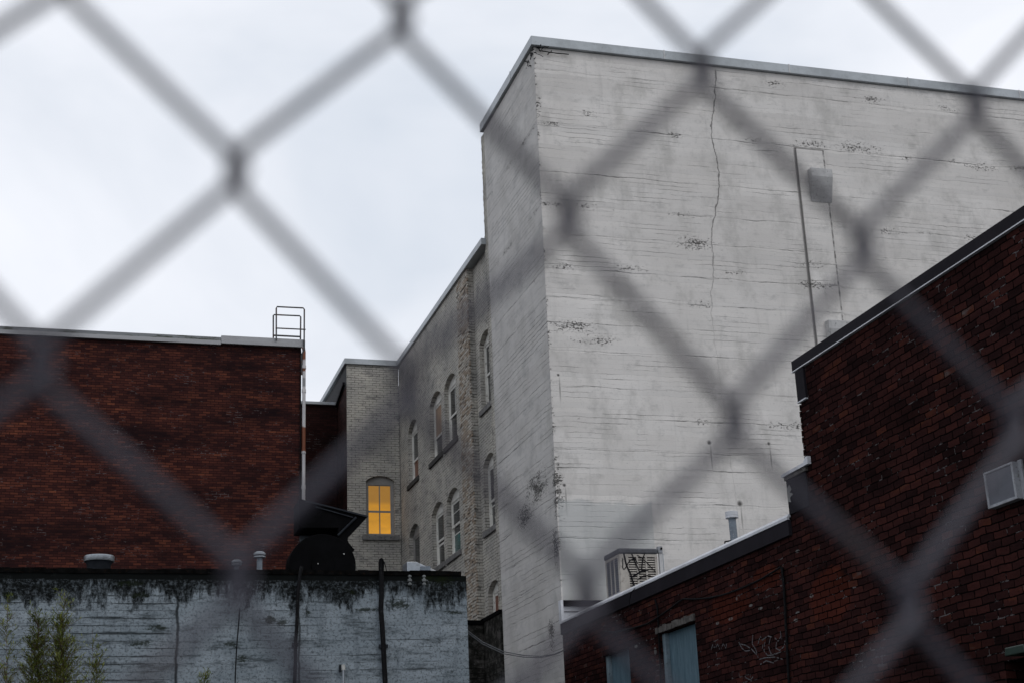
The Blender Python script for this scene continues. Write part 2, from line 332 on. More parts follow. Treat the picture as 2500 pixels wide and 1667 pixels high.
def mat_rust_pipe():
    b = NB('rust_patched_white_pipe'); x, y, z = b.xyz()
    n = b.noise(b.comb(x, y, b.m('MULTIPLY', z, .7)), 2.0, 5, .65)
    c = b.mix(b.sm(n, .3, .7), (.46, .45, .46), (.60, .58, .58))
    bands = []
    for a, e in ((14.62, 15.05), (14.28, 14.42), (11.95, 12.75)):
        bands.append(b.m('MULTIPLY', b.sm(b.m('ADD', z, b.m('MULTIPLY', b.m('SUBTRACT', n, .5), .3)), a, a+.04), b.sm(b.m('ADD', z, b.m('MULTIPLY', b.m('SUBTRACT', n, .5), .3)), e, e-.04)))
    c = b.mix(b.mx(bands), c, (.16, .045, .015))
    g = b.m('MULTIPLY', b.sm(z, 13.85, 13.9), b.sm(z, 14.15, 14.1))
    c = b.mix(b.m('MULTIPLY', g, .7), c, (.12, .13, .14))
    c = b.mix(b.sm(z, 15.03, 15.06), c, (.05, .04, .038))
    return b.done(c, .6)

def mat_steel(name, col, rust, amt, rough=.5, metal=.6, scale=9):
    b = NB(name); b.xyz(); n = b.noise(b.vec, scale, 6, .7)
    c = b.mix(b.sm(n, .3, .7), [v*.8 for v in col], [v*1.15 for v in col])
    c = b.mix(b.m('MULTIPLY', b.sm(n, .5, .6), amt), c, rust)
    return b.done(c, rough, metal=metal)

def mat_leaf(name, a, c2_):
    b = NB(name); g = b.n('ShaderNodeObjectInfo'); b.xyz()
    n = b.noise(b.vec, 9, 2); c = b.mix(b.sm(n, .35, .65), a, c2_)
    m = b.done(c, .55, spec=.3); b.bsdf.inputs['Subsurface Weight'].default_value = 0
    return m

MW = mat_white_concrete()
MPB = mat_painted_brick()
MG = mat_grey_wall()
red_pal = [(0, (.028, .013, .013)), (.35, (.052, .019, .017)), (.6, (.080, .027, .021)), (.85, (.125, .041, .027)), (1, (.20, .066, .036))]
MR = mat_brick('red_brick', red_pal, (.020, .012, .012), .6, .8, wcol=(.2, .165, .165), dirt=(.010, .007, .009))
dk_pal = [(0, (.011, .006, .006)), (.25, (.021, .010, .010)), (.55, (.036, .0145, .0135)), (.8, (.053, .019, .0165)), (.9, (.075, .026, .017)), (.96, (.08, .052, .048)), (1, (.105, .09, .088))]
spots = []
for x_, y_, ru, rz in ((1480,830,.12,.035),(1410,1065,.12,.03),(1210,1135,.13,.035),(1120,1165,.1,.035),(1660,1095,.1,.03),(1650,1145,.11,.035),(1755,980,.09,.045),(700,1350,.08,.1),(1660,680,.1,.035),(1345,1045,.1,.03),(570,1320,.12,.04),(1250,1000,.05,.04)):
    p = pX(c5, x_, y_, 9); spots.append((9-p[1], p[2], ru, rz, (.17, .17, .165), .75))
for x_, y_, ru, rz in ((1880,980,.9,.6),(1200,1050,1.2,.4),(1450,860,.8,.3)):
    p = pX(c5, x_, y_, 9); spots.append((9-p[1], p[2], ru, rz, (.14, .03, .014), .25))
MD = mat_brick('dark_red_brick', dk_pal, (.004, .003, .003), .6, .45, row=.085, bw=.235, wcol=(.19, .17, .17), bump=1.0, mort_size=.008, spots=spots, wob=.03, dirt=(.004, .003, .003))
ML = mat_brick('sooty_brick', [(0, (.02, .010, .010)), (1, (.06, .022, .02))], (.02, .013, .013), .3, .6)
MM = mat_mossy(); MA = mat_asphalt()
M_cop = mat_metal_coping('pale_metal_coping', (.42, .45, .47)); M_copw = mat_metal_coping('white_metal_flashing', (.62, .63, .66), .4)
M_fas = mat_metal_coping('dark_plum_fascia', (.019, .017, .021), .7, .05); M_whs = mat_metal_coping('white_metal_strip', (.5, .5, .5))
M_redcop = mat_mossy_metal('mossy_grey_coping', (.22, .23, .24), .95); M_redstrip = mat_mossy_metal('light_grey_metal_strip', (.38, .38, .39), .15)
M_roof = plain('roof_felt', (.06, .06, .062), .9, scale=1.5)
M_sash = plain('off_white_sash_paint', (.66, .645, .60), .55, var=.12, dirt=(.25, .23, .2), scale=3)
M_sashd = plain('dull_sash_paint', (.26, .25, .235), .6, var=.15)
M_sill = plain('sooty_sill_stone', (.16, .155, .15), .85, scale=6, dirt=(.03, .03, .028)); M_silld = plain('dark_sill_stone', (.05, .048, .045), .9, scale=6)
M_glass = plain('dark_window_glass', (.012, .014, .016), .12, var=.3, scale=1.2, spec=.5)
M_glassg = plain('grey_curtained_glass', (.04, .043, .043), .2, var=.35, scale=2.5, spec=.45)
M_teal = plain('teal_curtain_glass', (.03, .10, .095), .25, var=.5, scale=3, spec=.4)
M_amber = plain('tan_blind_behind_glass', (.20, .14, .09), .35, var=.35, scale=2, emis=((.6, .28, .12), .035))  # faint emission stands in for the dim warm room behind the blind
M_rustp = plain('rusty_brown_blind', (.12, .055, .035), .35, var=.4, scale=4, emis=((.5, .16, .06), .03))  # slight warm glow put into this brown material
M_rust = mat_rust_pipe()
M_lad = mat_steel('rusty_grey_ladder_steel', (.05, .055, .06), (.07, .03, .015), .9, metal=.2)
M_galv = mat_steel('galvanised_steel', (.36, .39, .42), (.16, .16, .16), .5, .38, .75)
M_wire = mat_steel('galvanised_fence_wire', (.046, .043, .060), (.030, .020, .020), .6, .5, .1, 60)
M_black = plain('soot_black_painted_steel', (.003, .003, .0035), .7, var=.3, spec=.03)
M_blk2 = plain('dark_grey_painted_steel', (.018, .021, .026), .6, var=.3, spec=.1)
M_blkpipe = plain('black_iron_pipe', (.005, .005, .006), .6, var=.3, dirt=(.03, .03, .03), scale=8, spec=.1)
M_panelgrey = plain('dull_grey_duct_panel', (.11, .125, .14), .7, var=.2)
M_blue = None
def mat_bluedoor():
    b = NB('faded_blue_boarding'); x, y, z = b.xyz()
    n = b.noise(b.comb(x, b.m('MULTIPLY', y, 7.), b.m('MULTIPLY', z, 1.3)), 1.5, 7, .75)
    c = b.mix(b.sm(n, .35, .65), (.055, .105, .135), (.10, .165, .205))
    c = b.mix(b.sm(b.noise(b.comb(x, y, z), 14, 5, .8), .58, .7, 0, .5), c, (.03, .05, .06))
    return b.done(c, .65)
M_blue = mat_bluedoor(); M_jamb = plain('pale_blue_jamb_paint', (.16, .21, .24), .6, var=.2, scale=5, dirt=(.06, .07, .07))
M_lint = plain('stained_concrete_lintel', (.085, .078, .072), .9, var=.4, scale=8, dirt=(.04, .035, .03))
M_cool = plain('dirty_beige_cooler_paint', (.42, .39, .35), .6, var=.15, scale=5, dirt=(.22, .19, .17))
M_cooltop = plain('sooty_cooler_top', (.075, .078, .088), .6, var=.25, scale=7)
M_coold = plain('louvre_shadow_gap', (.05, .047, .045), .8)
M_spray = plain('black_spray_paint', (.006, .006, .008), .5, var=.2, spec=.1)
M_chalk = plain('faded_white_spray_paint', (.09, .085, .09), .8, var=.6, scale=30)
M_ventw = plain('weathered_white_vent_frame', (.30, .31, .33), .55, var=.2, scale=8, dirt=(.12, .11, .11))
M_ventg = plain('grey_louvre_blades', (.14, .145, .17), .6, var=.15)
M_white = plain('white_painted_pipe', (.45, .45, .43), .5, var=.2, dirt=(.2, .19, .17))
M_pipeg = plain('blue_grey_vent_pipe', (.17, .20, .235), .5, var=.2, dirt=(.4, .4, .4), scale=10)
M_green = plain('dark_green_lamp_enamel', (.012, .028, .02), .4, var=.3, spec=.5)
M_ins = plain('grey_porcelain_insulator', (.14, .15, .15), .3, var=.2)
M_cable = plain('black_cable', (.007, .007, .008), .7, var=.3, spec=.05); M_cableg = plain('grey_weathered_cable', (.13, .14, .15), .6, var=.3)
M_leaf = mat_leaf('bamboo_leaf_green', (.10, .13, .015), (.18, .20, .035)); M_leafd = mat_leaf('deep_leaf_green', (.07, .095, .012), (.13, .155, .028))
M_stem = plain('reddish_brown_stem', (.10, .06, .045), .7); M_grout = plain('peeling_pale_render', (.26, .26, .25), .9, var=.2)
def mat_lit():
    b = NB('amber_lit_pane'); x, y, z = b.xyz()
    n = b.noise(b.comb(b.m('MULTIPLY', x, 2.), y, b.m('MULTIPLY', z, 5.)), 1.5, 5, .6)
    g = b.noise(b.vec, 40, 3, .7)
    lo = b.sm(z, 10.95, 10.80)
    lo2 = b.sm(b.m('ADD', z, b.m('MULTIPLY', n, .3)), 10.15, 10.55, 1.0, .78)
    c = b.mix(lo, (.40, .19, .030), (.74, .33, .022)); c = b.mix(b.sm(n, .35, .65, 0, .35), c, (.45, .22, .035)); c = b.mix(b.sm(g, .4, .7, 0, .3), c, (.5, .27, .06))
    b.put(b.bsdf.inputs['Emission Color'], c); b.put(b.bsdf.inputs['Emission Strength'], b.m('MULTIPLY', lo2, .90))
    return b.done((.04, .025, .01), .5)
M_lit = mat_lit()

# ------------------------------------------------------------------ mesh helpers
class MB:
    def __init__(s): s.v = []; s.f = []
    def add(s, vs, fs):
        o = len(s.v); s.v += [tuple(map(float, p)) for p in vs]; s.f += [tuple(o+i for i in f) for f in fs]; return s
    def box(s, x0, x1, y0, y1, z0, z1):
        return s.add([(x0,y0,z0),(x1,y0,z0),(x1,y1,z0),(x0,y1,z0),(x0,y0,z1),(x1,y0,z1),(x1,y1,z1),(x0,y1,z1)],
                     [(0,3,2,1),(4,5,6,7),(0,1,5,4),(1,2,6,5),(2,3,7,6),(3,0,4,7)])
    def bar(s, a, b, w, h=None, up=(0,0,1)):
        h = h or w; a = Vector(a); b = Vector(b); d = (b-a).normalized(); up = Vector(up)
        if abs(d.dot(up)) > .95: up = Vector((1, 0, 0))
        x = d.cross(up).normalized()*w/2; y = x.normalized().cross(d)*h/2
        vs = [p+i*x+j*y for p in (a, b) for i, j in ((-1,-1),(1,-1),(1,1),(-1,1))]
        return s.add(vs, [(0,1,2,3),(7,6,5,4),(0,4,5,1),(1,5,6,2),(2,6,7,3),(3,7,4,0)])
    def tube(s, pts, r, n=8, cap=True):
        P = [Vector(p) for p in pts]; rs = r if isinstance(r, (list, tuple)) else [r]*len(P)
        vs = []; prev = None
        for i, p in enumerate(P):
            d = (P[min(i+1, len(P)-1)]-P[max(i-1, 0)]).normalized()
            if prev is None:
                a = Vector((0, 0, 1)) if abs(d.z) < .9 else Vector((1, 0, 0)); x = d.cross(a).normalized()
            else: x = (prev-d*prev.dot(d)).normalized()
            prev = x; y = d.cross(x)
            for k in range(n):
                t = 2*math.pi*k/n; vs.append(p+(x*math.cos(t)+y*math.sin(t))*rs[i])
        fs = [(i*n+k, i*n+(k+1) % n, (i+1)*n+(k+1) % n, (i+1)*n+k) for i in range(len(P)-1) for k in range(n)]
        if cap: fs += [tuple(range(n))[::-1], tuple((len(P)-1)*n+k for k in range(n))]
        return s.add(vs, fs)
    def lathe(s, c, prof, n=32):
        vs = [(c[0]+r*math.cos(2*math.pi*k/n), c[1]+r*math.sin(2*math.pi*k/n), c[2]+z) for r, z in prof for k in range(n)]
        m = len(prof)
        fs = [(i*n+k, i*n+(k+1) % n, (i+1)*n+(k+1) % n, (i+1)*n+k) for i in range(m-1) for k in range(n)]
        fs += [tuple(range(n))[::-1], tuple((m-1)*n+k for k in range(n))]
        return s.add(vs, fs)
    def prism(s, poly, off):
        n = len(poly); P = [Vector(p) for p in poly]; Q = [p+Vector(off) for p in P]
        return s.add(P+Q, [tuple(range(n)), tuple(range(2*n-1, n-1, -1))]+[(i, n+i, n+(i+1) % n, (i+1) % n) for i in range(n)])
    def build(s, name, mat, parent=None, smooth=False, bevel=0.0):
        base = parent_base(parent)
        me = bpy.data.meshes.new(name); me.from_pydata([(a-base[0], b-base[1], c-base[2]) for a, b, c in s.v], [], s.f); me.update()
        me.materials.append(mat); o = bpy.data.objects.new(name, me); COL.objects.link(o)
        if parent: o.parent = parent
        import bmesh
        bm = bmesh.new(); bm.from_mesh(me); bmesh.ops.recalc_face_normals(bm, faces=bm.faces); bm.to_mesh(me); bm.free()
        if smooth:
            for p in me.polygons: p.use_smooth = True
            me.set_sharp_from_angle(angle=math.radians(40))
        if bevel:
            m = o.modifiers.new('bevel', 'BEVEL'); m.width = bevel; m.segments = 2; m.limit_method = 'ANGLE'
        return o
def parent_base(p):
    b = Vector((0, 0, 0))
    while p: b += p.location; p = p.parent
    return b
def tag(o, label=None, cat=None, group=None, kind=None):
    for k, v in (('label', label), ('category', cat), ('group', group), ('kind', kind)):
        if v: o[k] = v
    return o
def thing(name, loc, label, cat, group=None):
    o = bpy.data.objects.new(name, None); o.empty_display_size = .2; COL.objects.link(o); o.location = loc
    return tag(o, label, cat, group)
def slab(name, outer, holes, t, mat, parent, to3, smooth=False):
    """flat slab with openings: outline in 2D, thickness t, to3 maps (a, b, depth) to world"""
    cu = bpy.data.curves.new('slab', 'CURVE'); cu.dimensions = '2D'; cu.fill_mode = 'BOTH'; cu.extrude = t/2
    for loop in [outer]+holes:
        sp = cu.splines.new('POLY'); sp.points.add(len(loop)-1); sp.use_cyclic_u = True
        for i, (a, b) in enumerate(loop): sp.points[i].co = (a, b, 0, 1)
    ob = bpy.data.objects.new('slab', cu); COL.objects.link(ob)
    me = bpy.data.meshes.new_from_object(ob); bpy.data.objects.remove(ob)
    b = MB(); b.add([to3(v.co.x, v.co.y, v.co.z+t/2) for v in me.vertices], [tuple(p.vertices) for p in me.polygons])
    bpy.data.meshes.remove(me)
    return b.build(name, mat, parent)
def arch(a0, a1, zs, zspring, rise, n=10):
    """segmental arched opening outline"""
    pts = [(a0, zs), (a1, zs), (a1, zspring)]
    c = (a0+a1)/2; h = (a1-a0)/2; R = (h*h+rise*rise)/(2*rise); t = math.asin(h/R)
    for i in range(1, n): q = t-2*t*i/n; pts.append((c+R*math.sin(q), zspring+rise-R+R*math.cos(q)))
    pts.append((a0, zspring)); return pts

# ------------------------------------------------------------------ ground
g = MB().add([(-1500,-1500,0),(1500,-1500,0),(1500,1500,0),(-1500,1500,0)], [(0,1,2,3)]).build('ground', MA); tag(g, kind='structure')

# ------------------------------------------------------------------ tall white concrete building
T = thing('concrete_building', (25, 29, 0), 'tall windowless white concrete building with pale metal coping, cracks and board marks', 'building')
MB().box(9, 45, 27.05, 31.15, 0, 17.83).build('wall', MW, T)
rb = MB()
rb.box(9.012, 20, 31.155, 31.38, 0, 17.80)
z = 5.0
while z < 17.75:
    e = rnd.uniform(.0, .05)*(1 if rnd.random() < .8 else 0)
    rb.box(9.008, 9.12, 31.378, 31.40+e+.05, z+.006, z+.064); z += .07
rb.build('brick_edge', MPB, T)
cp = MB(); cp.box(8.93, 45.1, 26.97, 27.12, 17.84, 18.06); cp.box(8.93, 9.1, 27.12, 31.28, 17.842, 18.058); cp.box(9.1, 45.1, 27.12, 31.28, 17.9, 18.0)
cp.build('coping', M_cop, T, bevel=.01)
for x_ in (12.0, 15.05, 18.1, 21.1): MB().box(x_, x_+.03, 26.962, 26.972, 17.845, 18.065).build('coping_seam', M_whs, T)
MB().box(8.922, 8.932, 28.6, 28.63, 17.845, 18.062).build('coping_seam', M_whs, T)
# raised strip with two sloped hoods
st = MB(); st.box(15.03, 15.74, 26.985, 27.045, 5.6, 15.97); st.build('raised_strip', MW, T, bevel=.01)
def hood(x0, x1, zt, zf, zb, d, nm, mat):
    m = MB(); y = 26.98
    m.prism([(x0, y, zt), (x0, y-d, zt-.01), (x0, y-d, zf), (x0, y, zb)], (x1-x0, 0, 0)); return m.build(nm, mat, T, bevel=.012)
M_hood = plain('hood_concrete', (.46, .455, .45), .85, var=.12, scale=5, dirt=(.2, .2, .195))
hood(15.24, 15.76, 15.45, 15.24, 14.68, .17, 'sloped_hood', M_hood); hood(15.24, 15.78, 11.88, 11.68, 11.1, .17, 'sloped_hood', M_hood)
# exposed chicken-wire lath at the top corner
tw = MB()
for i in range(26):
    a = Vector((9.0+rnd.uniform(-.03, .5)*rnd.random(), 27.0+rnd.uniform(-.03, .0), 17.82-rnd.random()**1.5*.5)); 
    b2 = a+Vector((rnd.uniform(-.12, .16), rnd.uniform(-.03, .01), rnd.uniform(-.10, .08)))
    if rnd.random() < .4: a = Vector((8.98, 27.05+rnd.random()*.5, 17.8-rnd.random()*.35)); b2 = a+Vector((-.01, rnd.uniform(-.1, .15), rnd.uniform(-.12, .1)))
    tw.tube([a, (a+b2)/2+Vector((0, -.01, rnd.uniform(-.03, .03))), b2], rnd.uniform(.006, .014), 5)
tw.tube([(9.1, 26.99, 17.72), (9.5, 26.99, 17.70), (9.78, 26.995, 17.71)], .012, 5)
tw.build('exposed_lath', M_blkpipe, T)

# ------------------------------------------------------------------ painted brick building with wing
B = thing('painted_brick_building', (12, 36, 0), 'lower building of flaking grey white painted brick with arched sash windows', 'building')
toX = lambda X: (lambda a, b, d: (X+d, a, b))          # a = Y, b = Z
toY = lambda Y: (lambda a, b, d: (a, Y+d, b))          # a = X, b = Z
RV = .16
far = [(38.72, 39.93, 11.12, 12.62, .24), (35.94, 37.24, 11.10, 12.64, .22), (34.38, 35.60, 11.10, 12.64, .22),
       (38.76, 40.02, 8.2, 9.68, .24), (36.00, 37.28, 8.28, 9.70, .22), (34.38, 35.64, 8.28, 9.70, .22),
       (36.00, 37.28, 5.3, 6.75, .22), (34.38, 35.64, 5.3, 6.75, .22)]
near = [(31.58, 32.60, 11.24, 12.86, .2), (31.58, 32.66, 8.36, 9.88, .2), (31.58, 32.62, 5.45, 6.95, .2)]
slab('wall', [(32.98, 0), (41.02, 0), (41.02, 14.96), (32.98, 14.96)], [arch(*w) for w in far], RV, MPB, B, toX(8.95))
slab('wall', [(31.39, 0), (32.97, 0), (32.97, 14.96), (31.39, 14.96)], [arch(*w) for w in near], RV, MPB, B, toX(9.1))
WW = (7.94, 8.77, 9.93, 11.50, .15)
slab('wall', [(7.40, 0), (8.94, 0), (8.94, 14.96), (7.40, 14.96)], [arch(*WW)], RV, MPB, B, toY(41.03))
MB().box(7.403, 8.94, 41.2, 56, 0, 14.95).build('wall', MPB, B)
MB().box(9.32, 30, 31.6, 56, 0, 14.9).build('wall', M_roof, B)
cp = MB(); cp.box(8.89, 9.3, 31.37, 41.0, 14.965, 15.13); cp.box(7.33, 9.3, 40.96, 41.3, 14.962, 15.132); cp.box(7.33, 7.5, 41.3, 56, 14.966, 15.128)
cp.build('coping', M_cop, B, bevel=.01)
# ragged ends of the half-demolished party wall
te = MB(); z = 4.0
while z < 14.8:
    e = rnd.uniform(-.01, .07) if rnd.random() < .7 else rnd.uniform(.05, .12)
    te.box(8.945-rnd.uniform(0, .02), 8.965+rnd.uniform(0, .03), 32.975-e*.6, 33.02, z+.004, z+.066)
    z += .07
te.build('ragged_brick_end', MPB, B)
pf = MB(); z = 4.0
while z < 14.8:   # rough raised bricks of the bare strip
    for y_ in np.arange(33.0, 34.05, .21):
        if rnd.random() < .35: pf.box(8.95-rnd.uniform(.006, .022), 8.96, y_+rnd.uniform(0, .05), y_+.2, z+.008, z+.062)
    z += .07
pf.box(8.947, 8.962, 33.0, 34.0, 4.0, 14.9)
pf.build('bare_brick_face', MPB, B)

def sash_x(Y0, Y1, z0, z1, rise, X, style, lab=None, open_=False):
    """double hung window in an X-facing wall; X = outer wall face"""
    xf = X+RV-.045; zt = z1+rise+.03
    w = MB()
    w.box(xf, xf+.06, Y1-.055, Y1+.03, z0-.02, zt); w.box(xf, xf+.06, Y0-.03, Y0+.055, z0-.02, zt)
    w.box(xf+.003, xf+.06, Y0+.05, Y1-.05, z1-.04, zt); w.box(xf+.002, xf+.06, Y0+.05, Y1-.05, z0-.02, z0+.05)
    win = w.build('window', style['frame'], B)
    if lab: win['label'] = lab
    zm = z0+(z1-z0)*style.get('mid', .45)
    s_ = MB(); a, b_ = Y0+.05, Y1-.05
    up = xf+.022; dn = xf+.040
    s_.box(up, up+.02, a, a+.05, zm-.02, z1-.04); s_.box(up, up+.02, b_-.05, b_, zm-.02, z1-.04)
    s_.box(up-.002, up+.02, a+.04, b_-.04, z1-.1, z1-.035); s_.box(up-.003, up+.02, a+.04, b_-.04, zm-.03, zm+.03)
    if style.get('bar'): s_.box(up+.002, up+.018, (a+b_)/2-.012, (a+b_)/2+.012, zm+.03, z1-.1)
    if style.get('hbar'): s_.box(up+.001, up+.018, a+.04, b_-.04, (zm+z1)/2-.01, (zm+z1)/2+.01)
    s_.box(dn, dn+.018, a, a+.05, z0+.05, zm-.03); s_.box(dn, dn+.018, b_-.05, b_, z0+.05, zm-.03); s_.box(dn-.002, dn+.018, a+.04, b_-.04, z0+.045, z0+.1)
    if style.get('lowbar'): s_.box(dn+.001, dn+.017, a+.04, b_-.04, z0+.55, z0+.575)
    if open_: s_.bar((dn-.01, a+.25, z0+.1), (dn-.01, a+.55, zm-.15), .022); s_.box(dn-.004, dn+.016, a+.04, b_-.04, zm-.13, zm-.08)
    s_.build('sash', style['frame'], win)
    MB().box(up+.008, up+.014, a+.04, b_-.04, zm, z1-.06).build('pane', style['up'], win)
    if style.get('low2'):
        zq = z0+.56
        MB().box(dn+.006, dn+.012, a+.04, b_-.04, zq, zm).build('pane', style['dn'], win)
        MB().box(dn+.006, dn+.012, a+.04, b_-.04, z0+.06, zq-.002).build('pane', style['low2'], win)
    else: MB().box(dn+.006, dn+.012, a+.04, b_-.04, z0+.06, zm).build('pane', style['dn'], win)
    MB().box(X-.05, xf, Y0-.09, Y1+.09, z0-.14, z0-.005).build('sill', style.get('sill', M_sill), win, bevel=.012)
    return win
st0 = dict(frame=M_sash, up=M_glass, dn=M_glass)
fx = 8.95
sash_x(*far[0], fx, dict(frame=M_sash, up=M_glassg, dn=M_rustp, mid=.44, sill=M_silld), 'upper arched window with a brown lower pane, beside the wing')
sash_x(*far[1], fx, dict(frame=M_sash, up=M_amber, dn=M_glassg, mid=.42, sill=M_silld), 'upper arched window with a tan blind')
sash_x(*far[2], fx, dict(frame=M_sash, up=M_glass, dn=M_glass, mid=.5, bar=1, sill=M_silld), 'upper arched window beside the bare brick strip')
sash_x(*far[3], fx, dict(frame=M_sashd, up=M_glassg, dn=M_glass, mid=.35))
sash_x(*far[4], fx, dict(frame=M_sash, up=M_glassg, dn=M_glass, mid=.5), 'lower arched window propped open with a stick', True)
sash_x(*far[5], fx, dict(frame=M_sash, up=M_glassg, dn=M_glassg, mid=.55, hbar=1, low2=M_teal, lowbar=1), 'lower arched window with a teal curtain at its foot')
sash_x(*far[6], fx, st0); sash_x(*far[7], fx, st0)
sash_x(*near[0], 9.1, dict(frame=M_sash, up=M_glassg, dn=M_glass, mid=.52), 'topmost arched window beside the white concrete wall')
sash_x(*near[1], 9.1, dict(frame=M_sash, up=M_glass, dn=M_glassg, mid=.45, bar=1, hbar=0, lowbar=1))
sash_x(*near[2], 9.1, dict(frame=M_sash, up=M_rustp, dn=M_rustp, mid=.4), 'lowest arched window with a brown pane, above the mossy wall')
# the lit window of the wing
X0, X1, z0, z1, rise = WW; yf = 41.03+RV-.05
w = MB(); w.box(X0-.03, X0+.075, yf, yf+.06, z0-.02, z1+rise+.03); w.box(X1-.075, X1+.03, yf, yf+.06, z0-.02, z1+rise+.03)
w.box(X0+.07, X1-.07, yf+.003, yf+.06, z1-.10, z1+rise+.03); w.box(X0+.07, X1-.07, yf+.002, yf+.06, z0-.02, z0+.04)
win = w.build('window', M_sashd, B, bevel=.006); win['label'] = 'arched window glowing amber'
zm = z0+.70; s_ = MB(); xm = (X0+X1)/2
s_.box(X0+.075, X0+.095, yf+.02, yf+.04, z0+.04, z1-.1); s_.box(X1-.10, X1-.075, yf+.02, yf+.04, z0+.04, z1-.1)
s_.box(X0+.09, X1-.09, yf+.015, yf+.04, zm-.028, zm+.028); s_.box(xm-.016, xm+.016, yf+.018, yf+.038, z0+.04, z1-.1)
s_.box(X0+.09, X1-.09, yf+.019, yf+.04, z1-.12, z1-.095); s_.box(X0+.09, X1-.09, yf+.019, yf+.04, z0+.035, z0+.065)
s_.build('sash', M_sashd, win)
for a, b_ in ((X0+.08, xm), (xm, X1-.08)):
    for c, d in ((z0+.04, zm), (zm, z1-.1)): MB().box(a+.001, b_-.001, yf+.026, yf+.032, c+.001, d-.001).build('pane', M_lit, win)
MB().box(X0-.12, X1+.12, 40.95, yf, z0-.16, z0-.012).build('sill', M_sill, win, bevel=.015)

# ------------------------------------------------------------------ low sooty brick link between
L = thing('brick_link_building', (6.6, 44, 0), 'narrow dark brick building in the gap beyond the downpipe', 'building')
MB().box(5.6, 7.39, 42.6, 52, 0, 14.14).build('wall', ML, L)
MB().box(5.6, 7.395, 42.52, 52, 14.15, 14.24).build('coping', M_cop, L, bevel=.01)
MB().prism([(7.33, 41.3, 14.5), (7.33, 42.55, 14.2), (7.33, 42.55, 14.12), (7.33, 41.3, 14.42)], (.06, 0, 0)).build('flashing', M_fas, L)

# ------------------------------------------------------------------ left red brick building
Rb = thing('red_brick_building', (-5, 40, 0), 'windowless dark red brick building with mossy grey coping at left', 'building')
MB().box(-30, 5.92, 40, 70, 0, 15.05).build('wall', MR, Rb)
MB().box(-30, 3.66, 39.93, 40.3, 15.12, 15.22).build('coping', M_redcop, Rb)
MB().box(-30, 3.66, 39.90, 39.995, 15.0, 15.115).build('coping_strip', M_redstrip, Rb)
MB().box(3.67, 5.97, 39.92, 40.3, 15.15, 15.27).build('coping', M_redstrip, Rb)
MB().box(3.67, 5.97, 39.89, 39.995, 15.04, 15.145).build('coping_strip', M_redstrip, Rb)

LD = thing('roof_ladder', (5.6, 40, 15.1), 'rusty steel ladder hoops rising above the red brick roof corner', 'ladder')
def hoop(ptsA, Y, r): 
    return MB().tube([pY(c4, x, y, Y) for x, y in ptsA], r, 8)
h1 = hoop([(1763,345),(1763,140),(1768,129),(1935,137),(1942,146),(1941,345)], 39.86, .022)
h1.tube([pY(c4, 1941, 345, 39.86), pY(c4, 1940, 400, 39.86), pY(c4, 1925, 440, 39.9), pY(c4, 1928, 560, 39.9)], .03, 8)
h1.build('hoop', M_lad, LD, True)
hoop([(1744,345),(1744,185),(1750,180),(1912,187),(1919,194),(1917,345)], 40.45, .022).build('hoop', M_lad, LD, True)
MB().bar(pY(c4, 1758, 265, 39.83), pY(c4, 1950, 274, 39.83), .03).build('rung', M_lad, LD)
MB().bar(pY(c4, 1742, 311, 40.42), pY(c4, 1920, 320, 40.42), .04).build('rung', M_lad, LD)

DP = thing('downpipe', (5.97, 39.93, 5.4), 'white downpipe with rust patches on the red brick corner', 'pipe')
x_, y_ = 5.985, 39.9
MB().tube([(x_, y_, 5.4), (x_, y_, 14.9), (x_-.02, y_, 15.05)], .048, 12).build('pipe', M_rust, DP, True)
for zz in (14.45, 13.75, 12.0, 11.0, 9.2, 7.6): MB().tube([(x_, y_, zz-.05), (x_, y_, zz+.05)], .06, 12).build('collar', M_rust, DP)
MB().tube([(5.90, 39.95, 8.5), (5.90, 39.95, 14.95)], .018, 6).build('conduit', M_blkpipe, DP)
MB().tube([(5.88, 39.95, 9.3), (5.93, 39.86, 9.05), (5.99, 39.84, 8.8)], .05, 8).build('rusty_shoe', M_rustp, DP)

# ------------------------------------------------------------------ grey concrete low building
G = thing('grey_concrete_building', (-4, 26, 0), 'low weathered blue grey board marked concrete building with black stained top', 'building')
MB().box(-25, 5.80, 22, 39.8, 0, 5.50).build('wall', MG, G)
ed = MB()
xs = np.arange(-25, 5.86, .16)
for i in range(len(xs)-1):
    ed.box(xs[i], xs[i+1]+.001*(i % 2), 21.985+rnd.uniform(-.004, .004), 22.3, 5.501, 5.57+rnd.uniform(-.008, .008))
ed.build('wall_cap', plain('black_lichen_cap', (.005, .005, .005), .95, var=.5, scale=8, dirt=(.016, .010, .007), spec=0), G)
